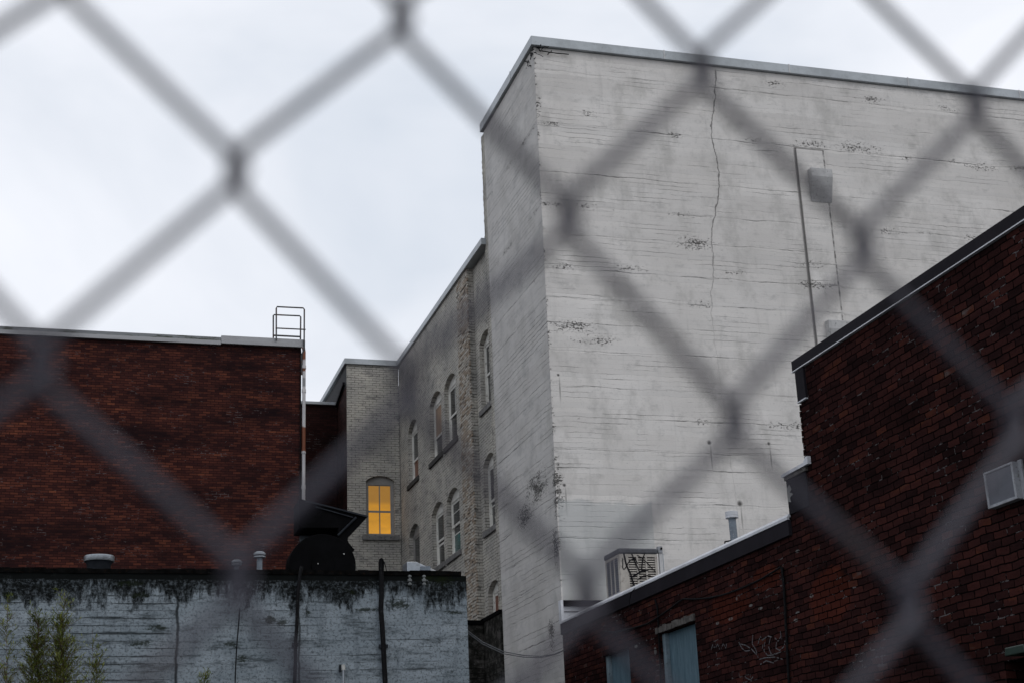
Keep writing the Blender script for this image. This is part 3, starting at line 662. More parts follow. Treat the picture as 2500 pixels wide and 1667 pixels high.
# drum ventilator
p = pY(c3, 758, 545, 25); V = thing('drum_vent', (p[0], 25, 5.5), 'wide round galvanised roof vent on the grey roof', 'roof vent')
zc = pY(c3, 758, 515, 25)[2]
MB().lathe((p[0], 25, zc-.045), [(.237, 0), (.242, .01), (.242, .085), (.235, .093), (.02, .11)], 40).build('rim', M_galv, V, True)
MB().lathe((p[0], 25, 5.5), [(.19, 0), (.19, zc-5.5-.10), (.225, zc-5.5-.045)], 40).build('drum', M_blk2, V, True)
q = pY(c3, 810, 560, 24.8); MB().lathe((p[0], 25, 5.5), [(.1, zc-5.5-.2), (.192, zc-5.5-.2), (.192, zc-5.5-.1), (.226, zc-5.5-.047)], 40).build('lining', M_galv, V, True) if 0 else None
def mush(cx, cy, Y, sc, label):
    t_ = pY(c3, cx, cy, Y); o = thing('vent_pipe', (t_[0], Y, 5.5), label, 'vent pipe', 'capped pipes on the grey roof')
    x = t_[0]; zt = t_[2]
    MB().tube([(x, Y, 5.5), (x, Y, zt-.08*sc)], .045*sc, 14).build('pipe', M_pipeg, o, True)
    MB().lathe((x, Y, zt-.12*sc), [(.06*sc, 0), (.095*sc, .01), (.095*sc, .03*sc), (.07*sc, .035*sc)], 24).build('collar', M_galv, o, True)
    MB().lathe((x, Y, zt-.075*sc), [(.085*sc, 0), (.10*sc, .005), (.10*sc, .03*sc), (.06*sc, .06*sc), (.01, .072*sc)], 24).build('cap', M_galv, o, True)
mush(1988, 450, 25, 1.05, 'taller capped vent pipe, nearer the black fan'); mush(1812, 514, 25.4, .95, 'shorter capped vent pipe between the drum vent and the taller pipe')
# small duct on roof
YD = 24.
def pl(c, pts, Y): return [tuple(pY(c, x, y, Y)) for x, y in pts]
Dk = thing('roof_duct', tuple(pY(c2, 960, 738, YD)), 'small bare sheet metal duct lying on the grey roof edge', 'duct')
MB().prism(pl(c2, [(890,668),(960,668),(1030,700),(1062,702),(1062,745),(892,745)], YD), (0, .35, 0)).build('casing', M_galv, Dk, bevel=.006)
MB().prism(pl(c2, [(994,701),(1064,700),(1066,730),(994,730)], YD-.03), (0, .03, 0)).build('end_flange', M_pipeg, Dk)
MB().prism(pl(c2, [(1064,712),(1130,745),(1064,748)], YD), (0, .2, 0)).build('sloped_flashing', M_whs, Dk)

# black blower and discharge hood
YB = 28.
FN = thing('exhaust_blower', (pY(cb, 790, 1300, YB)[0], YB, 5.5), 'big round soot black exhaust blower on the grey roof', 'exhaust fan')
ctr = pY(cb, 800, 1330, YB); edg = pY(cb, 800, 885, YB); R_ = edg[2]-ctr[2]
poly = [(ctr[0]+R_*1.06*math.cos(t), YB, ctr[2]+R_*math.sin(t)) for t in np.linspace(0, 2*math.pi, 48, endpoint=False)]
MB().prism(poly, (0, .5, 0)).build('scroll_housing', M_black, FN, bevel=.01)
MB().prism([(ctr[0]+R_*.35*math.cos(t), YB-.03, ctr[2]+R_*.35*math.sin(t)) for t in np.linspace(0, 2*math.pi, 28, endpoint=False)], (0, .03, 0)).build('inlet_plate', M_black, FN)
MB().prism(pl(cb, [(1150,940),(1165,1000),(1255,1110),(1150,1230),(980,1330),(900,1100)], YB+.1), (0, .5, 0)).build('outlet_flange', M_black, FN, bevel=.006)
for dx in (-.42, .42):
    for dy in (.05, .45): MB().box(ctr[0]+dx-.04, ctr[0]+dx+.04, YB+dy-.04, YB+dy+.04, 5.5, ctr[2]-.1).build('leg', M_black, FN)
MB().prism(pl(cb, [(1020,1250),(1145,1180),(1140,1420),(1020,1420)], YB+.55), (0, .1, 0)).build('rear_bracket', M_black, FN)
for x_, y_ in ((733,1302),(1102,1165)): q = pY(cb, x_, y_, YB-.02); MB().lathe((q[0], YB-.02, q[2]-.02), [(.008, 0), (.014, .006), (.014, .02), (.006, .028)], 10).build('bolt', M_white, FN)
HD = thing('exhaust_hood', (pY(cb, 900, 700, YB+.7)[0], YB+.9, 5.5), 'black sheet metal rain hood jutting above the round blower', 'exhaust hood')
HB = YB+.7
MB().prism(pl(cb, [(470,380),(760,470),(1440,632),(1425,655),(1160,935),(1150,1300),(1010,1300),(1015,905),(1022,800),(470,800)], HB), (0, .8, 0)).build('hood', M_black, HD, bevel=.008)
MB().tube([pY(cb, 1015, 905, HB-.03), pY(cb, 1275, 650, HB-.03)], .022, 8).build('brace', M_blk2, HD)
MB().bar(pY(cb, 560, 415, HB-.03), pY(cb, 1440, 640, HB-.03), .03).build('edge_trim', M_blk2, HD)
MB().bar(pY(cb, 700, 500, HB-.02), pY(cb, 1230, 650, HB-.02), .02).build('edge_trim', M_blk2, HD)
MB().prism(pl(cb, [(480,800),(1015,803),(1015,1300),(480,1300)], HB+.75), (0, .05, 0)).build('back_panel', M_panelgrey, HD)

# pipes and fittings on the grey wall
def wallpipe(pts, c, r, label, mat=M_blkpipe, name='wall_pipe', Y=21.93, clips=()):
    P = [pY(c, x, y, Y) for x, y in pts]; e = P[-1]; P.append(np.array([e[0]+.01, Y, 2.5])); P.append(np.array([e[0], Y, .1]))
    o = thing(name, tuple(P[-1]), label, 'pipe', None)
    MB().tube(P, r, 8).build('pipe', mat, o, True)
    for x, y in clips:
        q = pY(c, x, y, Y); MB().box(q[0]-r*1.7, q[0]+r*1.7, Y-.01, Y+.06, q[2]-.025, q[2]+.025).build('clip', M_blk2, o)
    return o
wallpipe([(2310,568),(2295,640),(2282,760),(2276,900),(2272,1040),(2262,1170),(2262,1300),(2256,1465)], c3, .026, 'thin bent black pipe on the grey wall below the blower', clips=[(2262,1168)])
wallpipe([(700,650),(700,740),(703,900),(697,1030),(708,1150),(716,1290),(722,1420),(730,1568)], c2, .038, 'thick black pipe on the grey wall below the amber window', clips=[(718,1292)])
o = thing('cable_bundle', tuple(pY(c2, 700, 735, 21.9)), 'black cable loops on the thick pipe top', 'cable')
m = MB(); m.tube([pY(c2, x, y, 21.9) for x, y in ((686,740),(684,680),(692,648),(704,642),(714,660),(716,700),(714,740))], .012, 6)
m.tube([pY(c2, x, y, 21.88) for x, y in ((706,655),(722,670),(734,710),(738,735))], .007, 6); m.build('loop', M_cable, o, True)
wallpipe([(1836,890),(1828,1000),(1815,1150),(1806,1300),(1800,1465)], c3, .009, 'thin dark conduit on the grey wall, left of both black pipes', clips=())
sp = thing('standpipe', tuple(pY(c2, 418, 1560, 21.9)), 'short white capped standpipe on the grey wall', 'pipe')
a = pY(c2, 418, 1430, 21.92); b_ = pY(c2, 420, 1470, 21.92); c_ = pY(c2, 421, 1568, 21.92)
MB().tube([tuple(a), tuple(b_)], .028, 12).build('cap', M_white, sp, True); MB().tube([tuple(b_), (c_[0], 21.92, .1)], .018, 10).build('pipe', M_galv, sp, True)
MB().box(a[0]-.05, a[0]-.02, 21.93, 21.995, b_[2]-.02, a[2]).build('bracket', M_blk2, sp)
for i, xx in enumerate((911, 1017)):
    q = pY(c2, xx, 805, 21.9); I = thing('insulator', (q[0], 21.95, q[2]), ('left porcelain insulator on the grey wall', 'right porcelain insulator on the grey wall, holding the drooping cable')[i], 'insulator', 'insulators near the grey wall corner')
    MB().lathe((q[0], 21.9, q[2]-.075), [(.012, 0), (.03, .005), (.03, .03), (.014, .04), (.014, .055), (.034, .06), (.034, .09), (.015, .1), (.015, .12), (.028, .125), (.028, .145), (.01, .155)], 14).build('body', M_ins, I, True)
    MB().tube([(q[0], 21.9, q[2]), (q[0], 22.02, q[2])], .01, 6).build('pin', M_blk2, I)
# cable from the insulator across the alley
cpts = []
A = Vector(pY(c2, 1022, 800, 21.88)); Bq = Vector(pX(c2, 2056, 1322, 8.93))
tg = [(1040,805),(1130,925),(1240,1065),(1340,1180),(1450,1262),(1600,1332),(1750,1360),(1880,1368),(1980,1352),(2056,1322)]
for i, (x_, y_) in enumerate(tg):
    t = (i/(len(tg)-1)); Y = 21.88+(Bq.y-21.88)*max(0, (x_-1022)/(2056-1022))**1.0; cpts.append(tuple(pY(c2, x_, y_, Y)))
for k, (dz, lab) in enumerate(((0, 'upper strand of the grey cable drooping from the insulator to the brick corner'), (-.035, 'lower strand of the grey cable drooping from the insulator'))):
    P = [(x, y, z+dz*math.sin(math.pi*i/(len(cpts)-1))) for i, (x, y, z) in enumerate(cpts)]
    tag(MB().tube(P, .009, 6).build('cable', M_cableg, None, True), lab, 'cable')

# mossy low wall in the gap
MS = thing('mossy_wall', (8.9, 32, 0), 'low black mossy wall between the grey and white concrete buildings', 'wall')
mw = MB(); mw.box(8.955, 9.09, 31.16, 32.95, 0, 6.27); mw.box(7.2, 8.94, 32.55, 32.85, 0, 6.22); mw.build('wall', MM, MS)
cp = MB(); cp.box(8.93, 9.095, 31.17, 32.97, 6.275, 6.36); cp.box(7.2, 8.94, 32.5, 32.9, 6.225, 6.32); cp.build('cap', M_black, MS)

# ------------------------------------------------------------------ right brick building
RB = thing('dark_brick_building', (14, 16, 0), 'stepped dark red brick building with plum fascia and boarded openings at right', 'building')
def rect(y0, y1, z0, z1): return [(y0, z0), (y1, z0), (y1, z1), (y0, z1)]
D1 = rect(20.69, 22.12, 2.6, 4.62); D2 = rect(23.52, 24.78, 2.6, 4.59); DK = rect(12.2, 13.08, .3, 3.14)
slab('wall', [(3, 0), (26.98, 0), (26.98, 5.26), (17.30, 5.26), (17.30, 5.965), (16.70, 5.965), (16.70, 7.285), (3, 7.285)], [D1, D2, DK], .3, MD, RB, toX(8.96))
bd = MB(); bd.box(9.262, 22, 3, 16.69, 0, 7.27); bd.box(9.262, 22, 16.70, 17.28, 0, 5.95); bd.box(9.262, 22, 17.29, 26.97, 0, 5.25); bd.build('wall', M_roof, RB)
# toothed brick end of the tall part
te = MB(); z = 6.08
while z < 6.84:
    e = rnd.uniform(.005, .05); te.box(8.955-rnd.uniform(0, .01), 9.2, 16.701, 16.715+e, z+.006, z+.08); z += .085
te.build('toothed_edge', MD, RB)
MB().box(8.93, 9.3, 3, 16.80, 7.312, 7.45).build('fascia', M_fas, RB, bevel=.006)
MB().box(8.922, 8.97, 3, 16.805, 7.297, 7.31).build('drip_strip', M_copw, RB)
MB().box(8.93, 9.3, 16.50, 16.73, 6.88, 7.286).build('corner_flashing', M_fas, RB); MB().box(8.922, 9.3, 16.50, 16.735, 6.862, 6.878).build('drip_strip', M_copw, RB)
MB().box(8.93, 9.3, 16.72, 17.33, 5.97, 6.02).build('stone_course', M_lint, RB, bevel=.006)
MB().prism([(8.91, 16.60, 6.03), (8.91, 17.36, 6.022), (8.91, 17.36, 6.062), (8.91, 16.72, 6.075), (8.91, 16.66, 6.13), (8.91, 16.60, 6.13)], (.4, 0, 0)).build('coping', M_copw, RB)
MB().box(8.946, 8.959, 16.75, 17.305, 5.52, 5.968).build('dark_render', M_fas, RB)
MB().prism([(8.94, 17.30, 5.86), (8.94, 17.22, 5.90), (8.94, 17.17, 5.83), (8.94, 17.23, 5.80), (8.94, 17.14, 5.76), (8.94, 17.24, 5.73), (8.94, 17.22, 5.67), (8.94, 17.30, 5.69)], (.004, 0, 0)).build('peeling_patch', M_grout, RB)
MB().box(8.915, 9.28, 17.31, 26.95, 5.25, 5.453).build('fascia', M_fas, RB, bevel=.005)
MB().prism([(8.905, 17.30, 5.456), (8.905, 26.86, 5.456), (8.905, 26.86, 5.49), (8.935, 26.86, 5.53), (8.935, 17.30, 5.53), (8.905, 17.30, 5.49)][:3]+[(8.905, 17.30, 5.49)], (.03, 0, .0)).build('coping', M_copw, RB)
MB().prism([(8.906, 17.30, 5.491), (8.936, 17.30, 5.531), (9.2, 17.30, 5.531), (9.2, 17.30, 5.491)], (0, 9.56, 0)).build('coping', M_copw, RB)
# end upstand
MB().box(8.975, 9.9, 26.93, 27.02, 5.535, 5.785).build('end_upstand', M_copw, RB, bevel=.004)
MB().box(8.985, 9.9, 26.915, 26.928, 5.68, 5.69).build('coping_seam', M_fas, RB)
MB().box(8.92, 8.972, 26.87, 27.02, 5.46, 5.90).build('end_flashing', M_copw, RB, bevel=.004)
MB().box(8.98, 10.0, 26.88, 27.02, 5.79, 5.895).build('end_cap', M_black, RB)
for D_, lab in ((D1, 'blue boarded opening beneath a concrete lintel'), (D2, 'blue boarded opening nearest the white concrete building')):
    y0, y1 = D_[0][0], D_[1][0]; z0, z1 = D_[0][1], D_[2][1]
    w_ = MB().box(9.06, 9.1, y0+.002, y1-.13, z0+.002, z1-.002).build('boarded_opening', M_blue, RB); w_['label'] = lab
    j = MB(); j.box(9.0, 9.11, y1-.125, y1-.002, z0+.002, z1-.002); j.build('jamb', M_jamb, w_)
    sl = MB(); sl.box(8.93, 9.06, y0-.06, y1+.06, z0-.1, z0-.003); sl.build('sill', M_lint, w_)
ln = MB(); n_ = 16
for i in range(n_):
    a0, a1 = 20.66+1.56*i/n_, 20.66+1.56*(i+1)/n_; ln.box(8.935-rnd.uniform(0, .012), 8.958, a0, a1, 4.635+rnd.uniform(-.008, .004), 4.73+rnd.uniform(-.02, .015))
ln.build('lintel', M_lint, RB)
MB().box(9.2, 9.25, 12.2, 13.08, .3, 3.14).build('doorway', M_black, RB)
# louvred vent box
VB = thing('louvre_vent', (8.9, 12.8, 4.7), 'white framed square louvre vent on the dark brick wall', 'vent')
q = [pX(c7, x, y, 8.84) for x, y in ((1255,262),(1437,190),(1462,420),(1285,490))]
y0 = min(p[1] for p in q); y1 = max(p[1] for p in q); z0 = 4.70; z1 = 5.07
y0 = (q[1][1]+q[2][1])/2; y1 = (q[0][1]+q[3][1])/2; z0 = (q[2][2]+q[3][2])/2; z1 = (q[0][2]+q[1][2])/2
m = MB(); m.box(8.87, 8.958, y0, y0+.035, z0, z1); m.box(8.87, 8.958, y1-.03, y1, z0, z1); m.box(8.872, 8.958, y0+.03, y1-.028, z0, z0+.028); m.box(8.872, 8.958, y0+.03, y1-.028, z1-.022, z1); m.box(8.93, 8.955, y0-.06, y0+.0, z0-.01, z1+.01)
m.build('frame', M_ventw, VB, bevel=.004)
m = MB(); k = 16
for i in range(k):
    zz = z0+.03+(z1-z0-.055)*i/k; m.add([(8.880, y0+.034, zz), (8.880, y1-.029, zz), (8.889, y1-.029, zz+(z1-z0)/k*.93), (8.889, y0+.034, zz+(z1-z0)/k*.93)], [(0,1,2,3)])
m.box(8.9, 8.905, y0+.035, y1-.03, z0+.03, z1-.022); m.build('louvre', M_ventg, VB)
m = MB(); m.box(8.945, 8.958, y0-.03, y1+.02, z1+.012, z1+.055); m.build('brick_head', MD, VB)
# lamp above doorway
p = pX(((2350,1350),.2022), 720, 1160, 8.8); WLp = thing('wall_lamp', (8.96, p[1], p[2]), 'dark green enamel wall lamp above the black doorway', 'lamp')
MB().prism([(8.62, p[1]-.28, p[2]+.02), (8.62, p[1]+.02, p[2]+.02), (8.62, p[1]+.04, p[2]-.06), (8.62, p[1]-.3, p[2]-.06)], (.3, 0, 0)).build('shade', M_green, WLp, bevel=.01)
MB().box(8.92, 8.958, p[1]-.2, p[1]-.06, p[2]-.08, p[2]+.05).build('back_plate', M_green, WLp)

# cables and conduits on the brick wall
def wc(c, pts, X, r, label, mat=M_cable, name='cable', cat='cable', down=False):
    P = [tuple(pX(c, x, y, X)) for x, y in pts]
    if down: P.append((X, P[-1][1], 1.0))
    return tag(MB().tube(P, r, 6).build(name, mat, None, True), label, cat)
wc(c5, [(340,1215),(420,1222),(540,1195),(640,1165),(700,1128),(790,1065),(840,1025),(880,998),(960,1000),(1050,992),(1130,975),(1200,955),(1300,915),(1400,868),(1480,820),(1540,782)], 8.93, .014, 'black cable drooping across the dark brick wall above the boarded openings')
wc(c5, [(520,1060),(516,1010),(528,955),(555,925)], 8.85, .007, 'short thin cable hooked over the roof edge below the cooler')
wc(c5, [(690,1000),(705,1060),(713,1200),(722,1400),(728,1568)], 8.935, .013, 'thin black conduit running down beside the boarded opening', down=True, name='conduit', cat='conduit')
wc(c5, [(1545,785),(1558,900),(1570,1100),(1582,1350),(1593,1568)], 8.93, .017, 'thin black conduit running down the brick beside the white scrawl', M_blkpipe, 'conduit', 'conduit', True)
# faded scrawl on bricks
gs = [[(1068,1340),(1080,1305),(1095,1335),(1112,1302),(1125,1338)],[(1135,1335),(1150,1300),(1168,1332),(1172,1300)],
      [(1255,1290),(1275,1330),(1300,1350),(1330,1345)],[(1258,1300),(1300,1310),(1340,1335),(1375,1375)],[(1350,1240),(1345,1300),(1370,1340),(1385,1395)],
      [(1385,1300),(1400,1250),(1420,1290),(1412,1350)],[(1415,1275),(1450,1248),(1478,1255)],[(1430,1290),(1425,1350),(1450,1380),(1490,1375)],[(1470,1255),(1455,1320),(1470,1365),(1500,1370),(1540,1355)],
      [(1500,1262),(1520,1285),(1540,1250),(1535,1215)],[(1510,1290),(1505,1330),(1530,1345),(1560,1320),(1568,1280)],[(1380,1410),(1430,1395),(1500,1390),(1550,1405)],
      [(1290,1480),(1300,1530),(1335,1545),(1365,1500)],[(1400,1440),(1440,1415),(1490,1430)]]
m = MB()
for s in gs:
    P = [Vector(pX(c5, x, y, 8.957)) for x, y in s]; D_ = []
    for i in range(len(P)-1):
        for k in range(4): t = k/4; D_.append(P[i].lerp(P[i+1], t))
    D_.append(P[-1])
    for i in range(len(D_)-1):
        if rnd.random() < .22: continue
        m.bar(D_[i], D_[i+1], .013, .004, up=(1, 0, 0))
tag(m.build('graffiti', M_chalk, RB), 'faded white scrawl')

# ------------------------------------------------------------------ roof cooler with graffiti
YA = 24.6; fl = pY(ac, 668, 600, YA); fr_ = pY(ac, 1512, 500, YA)
XL, XR = float(fl[0]), float(fr_[0]); ZT = float(pY(ac, 1100, 345, YA)[2]); ZB = 5.62
dp = pX(ac, 332, 530, XL); YBk = float(dp[1])
C = thing('evaporative_cooler', ((XL+XR)/2, YA, 5.28), 'boxy beige louvred rooftop cooler with black graffiti on the low brick roof', 'cooler')
m = MB(); m.box(XL+.02, XR-.02, YA+.02, YBk, ZB, ZT-.1); m.build('cabinet', M_coold, C)
fr2 = MB(); W_ = XR-XL; t = .055
fr2.box(XL, XL+.17, YA, YA+.03, ZB, ZT-.1); fr2.box(XR-.045, XR, YA, YA+.03, ZB, ZT-.1); fr2.box(XL+.17, XR-.045, YA+.001, YA+.03, ZB, ZB+.06); fr2.box(XL+.17, XR-.045, YA+.001, YA+.03, ZT-.155, ZT-.1)
lw = (W_-.17-.045)/3
for i in (1, 2): x_ = XL+.17+lw*i; fr2.box(x_-.016, x_+.016, YA-.001, YA+.03, ZB+.06, ZT-.155)
fr2.box(XL-.001, XL+.03, YA+.031, YA+.10, ZB, ZT-.1); fr2.box(XL-.001, XL+.03, YBk-.05, YBk+.001, ZB, ZT-.1)
ld = (YBk-YA-.15)/3
fr2.box(XL, XL+.03, YA+.10, YBk-.05, ZB, ZB+.08); fr2.box(XL, XL+.03, YA+.10, YBk-.05, ZT-.15, ZT-.1)
for i in (1, 2): y_ = YA+.10+ld*i; fr2.box(XL-.001, XL+.03, y_-.012, y_+.012, ZB+.08, ZT-.15)
fr2.build('frame', M_cool, C, bevel=.004)
m = MB(); n_ = 15
for i in range(n_):
    zz = ZB+.06+(ZT-.215-ZB)*i/n_; h_ = (ZT-.215-ZB)/n_
    m.add([(XL+.165, YA+.004, zz), (XR-.04, YA+.004, zz), (XR-.04, YA+.018, zz+h_*.5), (XL+.165, YA+.018, zz+h_*.5)], [(0,1,2,3)])
m.build('louvre_panel', M_cool, C)
m = MB()
for i in range(n_):
    zz = ZB+.08+(ZT-.23-ZB)*i/n_; h_ = (ZT-.23-ZB)/n_
    m.add([(XL+.004, YA+.1, zz), (XL+.004, YBk-.05, zz), (XL+.014, YBk-.05, zz+h_*.72), (XL+.014, YA+.1, zz+h_*.72)], [(0,1,2,3)])
m.build('louvre_panel', M_ventg, C)
MB().box(XL-.015, XR+.012, YA-.015, YBk+.015, ZT-.1, ZT).build('top_pan', M_cooltop, C, bevel=.025)
m = MB(); m.box(XL+.0, XR, YA+.03, YBk-.03, 5.5, ZB); m.box(XL-.05, XR+.02, YA-.02, YBk+.05, 5.3, 5.5); m.build('base', M_cool, C)
strokes = [([(760,440),(790,560),(815,680),(860,800),(930,950),(960,1060),(1010,1200)],.030),([(735,560),(745,700),(740,770),(770,815),(820,760),(880,650),(950,590),(1020,580)],.016),([(930,430),(985,560),(1040,690),(1100,820),(1120,880)],.022),
           ([(1020,560),(1050,630),(1085,690)],.014),([(1330,405),(1250,440),(1210,540),(1180,700),(1170,850)],.020),([(1060,490),(1180,570),(1300,680),(1400,790),(1490,880)],.014),([(960,980),(1080,910),(1190,850),(1330,828)],.028),([(1080,1045),(1160,995),(1230,960),(1380,965)],.018)]
m = MB()
for s, w_ in strokes:
    P = [Vector(pY(ac, x, y, YA-.006)) for x, y in s]; Q = []
    for i in range(len(P)-1):
        p0 = P[max(i-1, 0)]; p1 = P[i]; p2 = P[i+1]; p3 = P[min(i+2, len(P)-1)]
        for k in range(5):
            t = k/5; Q.append(.5*((2*p1)+(p2-p0)*t+(2*p0-5*p1+4*p2-p3)*t*t+(-p0+3*p1-3*p2+p3)*t**3))
    Q.append(P[-1])
    vs = []; 
    for i, p in enumerate(Q):
        d = (Q[min(i+1, len(Q)-1)]-Q[max(i-1, 0)]).normalized(); nn = Vector((-d.z, 0, d.x))*w_/2*(1 if 0 < i < len(Q)-1 else .5)
        vs += [p+nn, p-nn, p+nn+Vector((0, .004, 0)), p-nn+Vector((0, .004, 0))]
    fs = []
    for i in range(len(Q)-1):
        a = 4*i; b_ = a+4; fs += [(a, a+1, b_+1, b_), (a+2, b_+2, b_+3, a+3), (a, b_, b_+2, a+2), (a+1, a+3, b_+3, b_+1)]
    m.add(vs, fs)
tag(m.build('graffiti', M_spray, C), 'black sprayed tag')
EB = thing('electrical_box', (XR+.07, YA, 5.28), 'small grey switch box on a post beside the rooftop cooler', 'electrical box')
m = MB(); a = pY(ac, 1530, 300, YA); b_ = pY(ac, 1635, 450, YA)
MB().box(float(a[0]), float(b_[0]), YA-.02, YA+.08, float(b_[2]), float(a[2])).build('box', M_ventw, EB, bevel=.006)
c_ = pY(ac, 1612, 350, YA-.03); MB().tube([(c_[0], YA-.035, c_[2]), (c_[0], YA-.02, c_[2])], .02, 12).build('dial', M_black, EB)
MB().box(float(a[0])+.015, float(a[0])+.075, YA, YA+.05, 5.28, float(b_[2])).build('post', M_whs, EB, bevel=.005)
MB().tube([(float(a[0])+.095, YA+.02, 5.28), (float(a[0])+.095, YA+.02, float(b_[2]))], .008, 6).build('conduit', M_galv, EB)
# capped flue on the low roof (projected position kept on the roof behind the coping)
YP = 20.5; t_ = pY(c5, 1205, 410, YP); e_ = pY(c5, 1245, 410, YP); s_ = pY(c5, 1165, 410, YP); bq = pY(c5, 1205, 455, YP); rr = float(e_[0]-s_[0])/2
PV = thing('flue_pipe', (float(t_[0]), YP, 5.28), 'blue grey flue pipe with white cap on the low brick roof', 'flue')
m = MB(); zc0 = float(bq[2]); hh = float(t_[2]-bq[2])
m.lathe((float(t_[0]), YP, zc0), [(rr*.8, 0), (rr, .004), (rr, hh*.3), (rr*.96, hh*.32), (rr*.96, hh*.36), (rr, hh*.4), (rr, hh*.95), (rr*.9, hh)], 28); m.build('cap', M_copw, PV, True)
MB().tube([(float(t_[0])+.01, YP, 5.28), (float(t_[0]), YP, zc0)], rr*.58, 16).build('pipe', M_pipeg, PV, True)
q = pY(c5, 1160, 612, YP); m = MB(); m.bar(tuple(q), (q[0]+.12, YP, q[2]+.02), .02); m.bar(tuple(q), (q[0], YP, q[2]-.05), .015); m.build('bracket', M_blkpipe, PV)

# ------------------------------------------------------------------ plants
def leaf(mb, p, d, L, w, up):
    side = d.cross(up); side = side.normalized() if side.length > 1e-4 else Vector((1, 0, 0)); tip = p+d*L+Vector((0, 0, -.25*L))
    mid = p+d*L*.45+Vector((0, 0, -.02*L)); mb.add([p, mid+side*w, tip, mid-side*w], [(0,1,2,3)])
def culm(base, top, lean, dens, sd, leafmat, lo=.35, spread=.5, name_parent=None, thick=.007, ll=.09):
    r = random.Random(sd); st_ = MB(); lv = MB()
    b0 = Vector(base); t0 = Vector(top); n = 14
    pts = [b0.lerp(t0, i/n)+Vector((lean*math.sin(i/n*2.5+sd)*.12, r.uniform(-.02, .02), 0)) for i in range(n+1)]
    st_.tube(pts, [thick*(1-.8*i/n) for i in range(n+1)], 6)
    H = (t0-b0).length
    for k in range(int(dens*H*2.0)):
        f = 1-(1-lo)*r.random()**.85; i = min(int(f*n), n-1); p = pts[i].lerp(pts[i+1], f*n-i)
        ang = r.uniform(0, 2*math.pi); L = r.uniform(.35, 1.0)*spread*(.16+(1-f)*1.9)+.03
        d = Vector((math.cos(ang), math.sin(ang)*.8, r.uniform(.5, 1.7))).normalized()
        q_ = [p+d*L*s+Vector((math.cos(ang), math.sin(ang), 0))*(.08*L*s*s) for s in (0, .33, .66, 1)]
        st_.tube(q_, [.003, .0025, .002, .001], 4)
        for s in range(int(r.uniform(5, 9)+L*24)):
            t = r.random(); ii = min(int(t*3), 2); pp = q_[ii].lerp(q_[ii+1], t*3-ii)
            dd = (d*.9+Vector((r.uniform(-1, 1), r.uniform(-1, 1), r.uniform(-.5, .9)))).normalized()
            leaf(lv, pp, dd, r.uniform(.6, 1.3)*ll, ll*.065, Vector((r.uniform(-.3, .3), r.uniform(-.3, .3), 1)).normalized())
    st_.build('stem', M_stem, name_parent); lv.build('foliage', leafmat, name_parent)
YPn = 20.5
def plant(label, bx, tx, ty, dens, sd, mat=M_leaf, **kw):
    t_ = pY(c3, tx, ty, YPn); b_ = pY(c3, bx, 1465, YPn); bz = (float(b_[0])+(float(b_[0])-float(t_[0]))*.4, YPn+rnd.uniform(-.1, .1), 0)
    o = thing('bamboo_plant', bz, label, 'plant', 'bamboo in front of the grey wall')
    culm(bz, tuple(t_), 1, dens, sd, mat, name_parent=o, **kw); return o
plant('tall bamboo shoot leaning left, leftmost in front of the grey wall', 250, 110, 800, 12, 3, lo=.55, spread=.6)
plant('tallest thin bamboo shoot rising in the middle of the clump', 470, 430, 745, 17, 5, lo=.55, spread=.75)
plant('dense dark bamboo shoot filling the foot of the clump', 400, 350, 930, 30, 8, M_leafd, lo=.6, spread=.75)
plant('pale leafy bamboo shoot at the clump right side', 500, 530, 960, 17, 9, lo=.6, spread=.8)
plant('yellowish bamboo shoot leaning right out of the clump', 420, 600, 1130, 16, 21, lo=.65, spread=.8)
plant('short bushy bamboo shoot between the leftmost and the dense shoots', 300, 250, 1120, 16, 23, lo=.65, spread=.8)
plant('nearly bare thin bamboo stem right of the clump', 665, 640, 1040, 3, 12, lo=.6, spread=.35, thick=.006)
plant('sparse little bamboo standing apart, right of the bare stem', 770, 790, 1190, 9, 14, lo=.7, spread=.7, thick=.006)
plant('lowest bamboo tip poking up near the thin conduit', 1530, 1530, 1385, 8, 17, lo=.85, spread=.35, thick=.006)

# ------------------------------------------------------------------ chain link fence
dF, ya, sx, ti, le, fpx, fpy = .2578, .0246, .0306, -.0147, .0153, 583.9986, 431.704
hh_ = np.array([math.cos(ya)*math.cos(ti), math.sin(ya)*math.cos(ti), math.sin(ti)]); nn_ = np.array([-math.sin(ya), math.cos(ya), 0])
uu = np.array([0, 0, 1.])*math.cos(le)+nn_*math.sin(le); uu = uu-hh_*np.dot(uu, hh_); uu /= np.linalg.norm(uu)
P0 = CAM+ray(fpx, fpy)*dF; dn_ = np.cross(uu, hh_)        # points away from the camera
obs = {(0,0):(5,18),(1,1):(16,15),(2,0):(5,-5),(3,1):(14,-9),(4,0):(-3,0),(5,1):(-15,1),(1,-1):(8,0),(3,-1):(8,-33),(4,-2):(-11,3),(2,-2):(8,4),(0,-2):(-26,15),(-1,-1):(-6,-11)}
jr = random.Random(3); jit = {}
def node(i, j):
    k = (i, j)
    if k not in jit:
        jit[k] = (-obs[k][0]*.26/F, obs[k][1]*.26/F) if k in obs else (jr.gauss(0, .0007), jr.gauss(0, .0007))
    a, b = jit[k]; return P0+hh_*(i*sx+a)+uu*(j*.0355+b)
FE = thing('chain_link_fence', (float(P0[0]), float(P0[1]), 0), 'galvanised chain link fence, blurred, right in front of the camera', 'fence')
zP = float(P0[2]); j0 = -int((zP-.06)/.0355); j1 = int((2.62-zP)/.0355); wires = MB(); rw = .00129
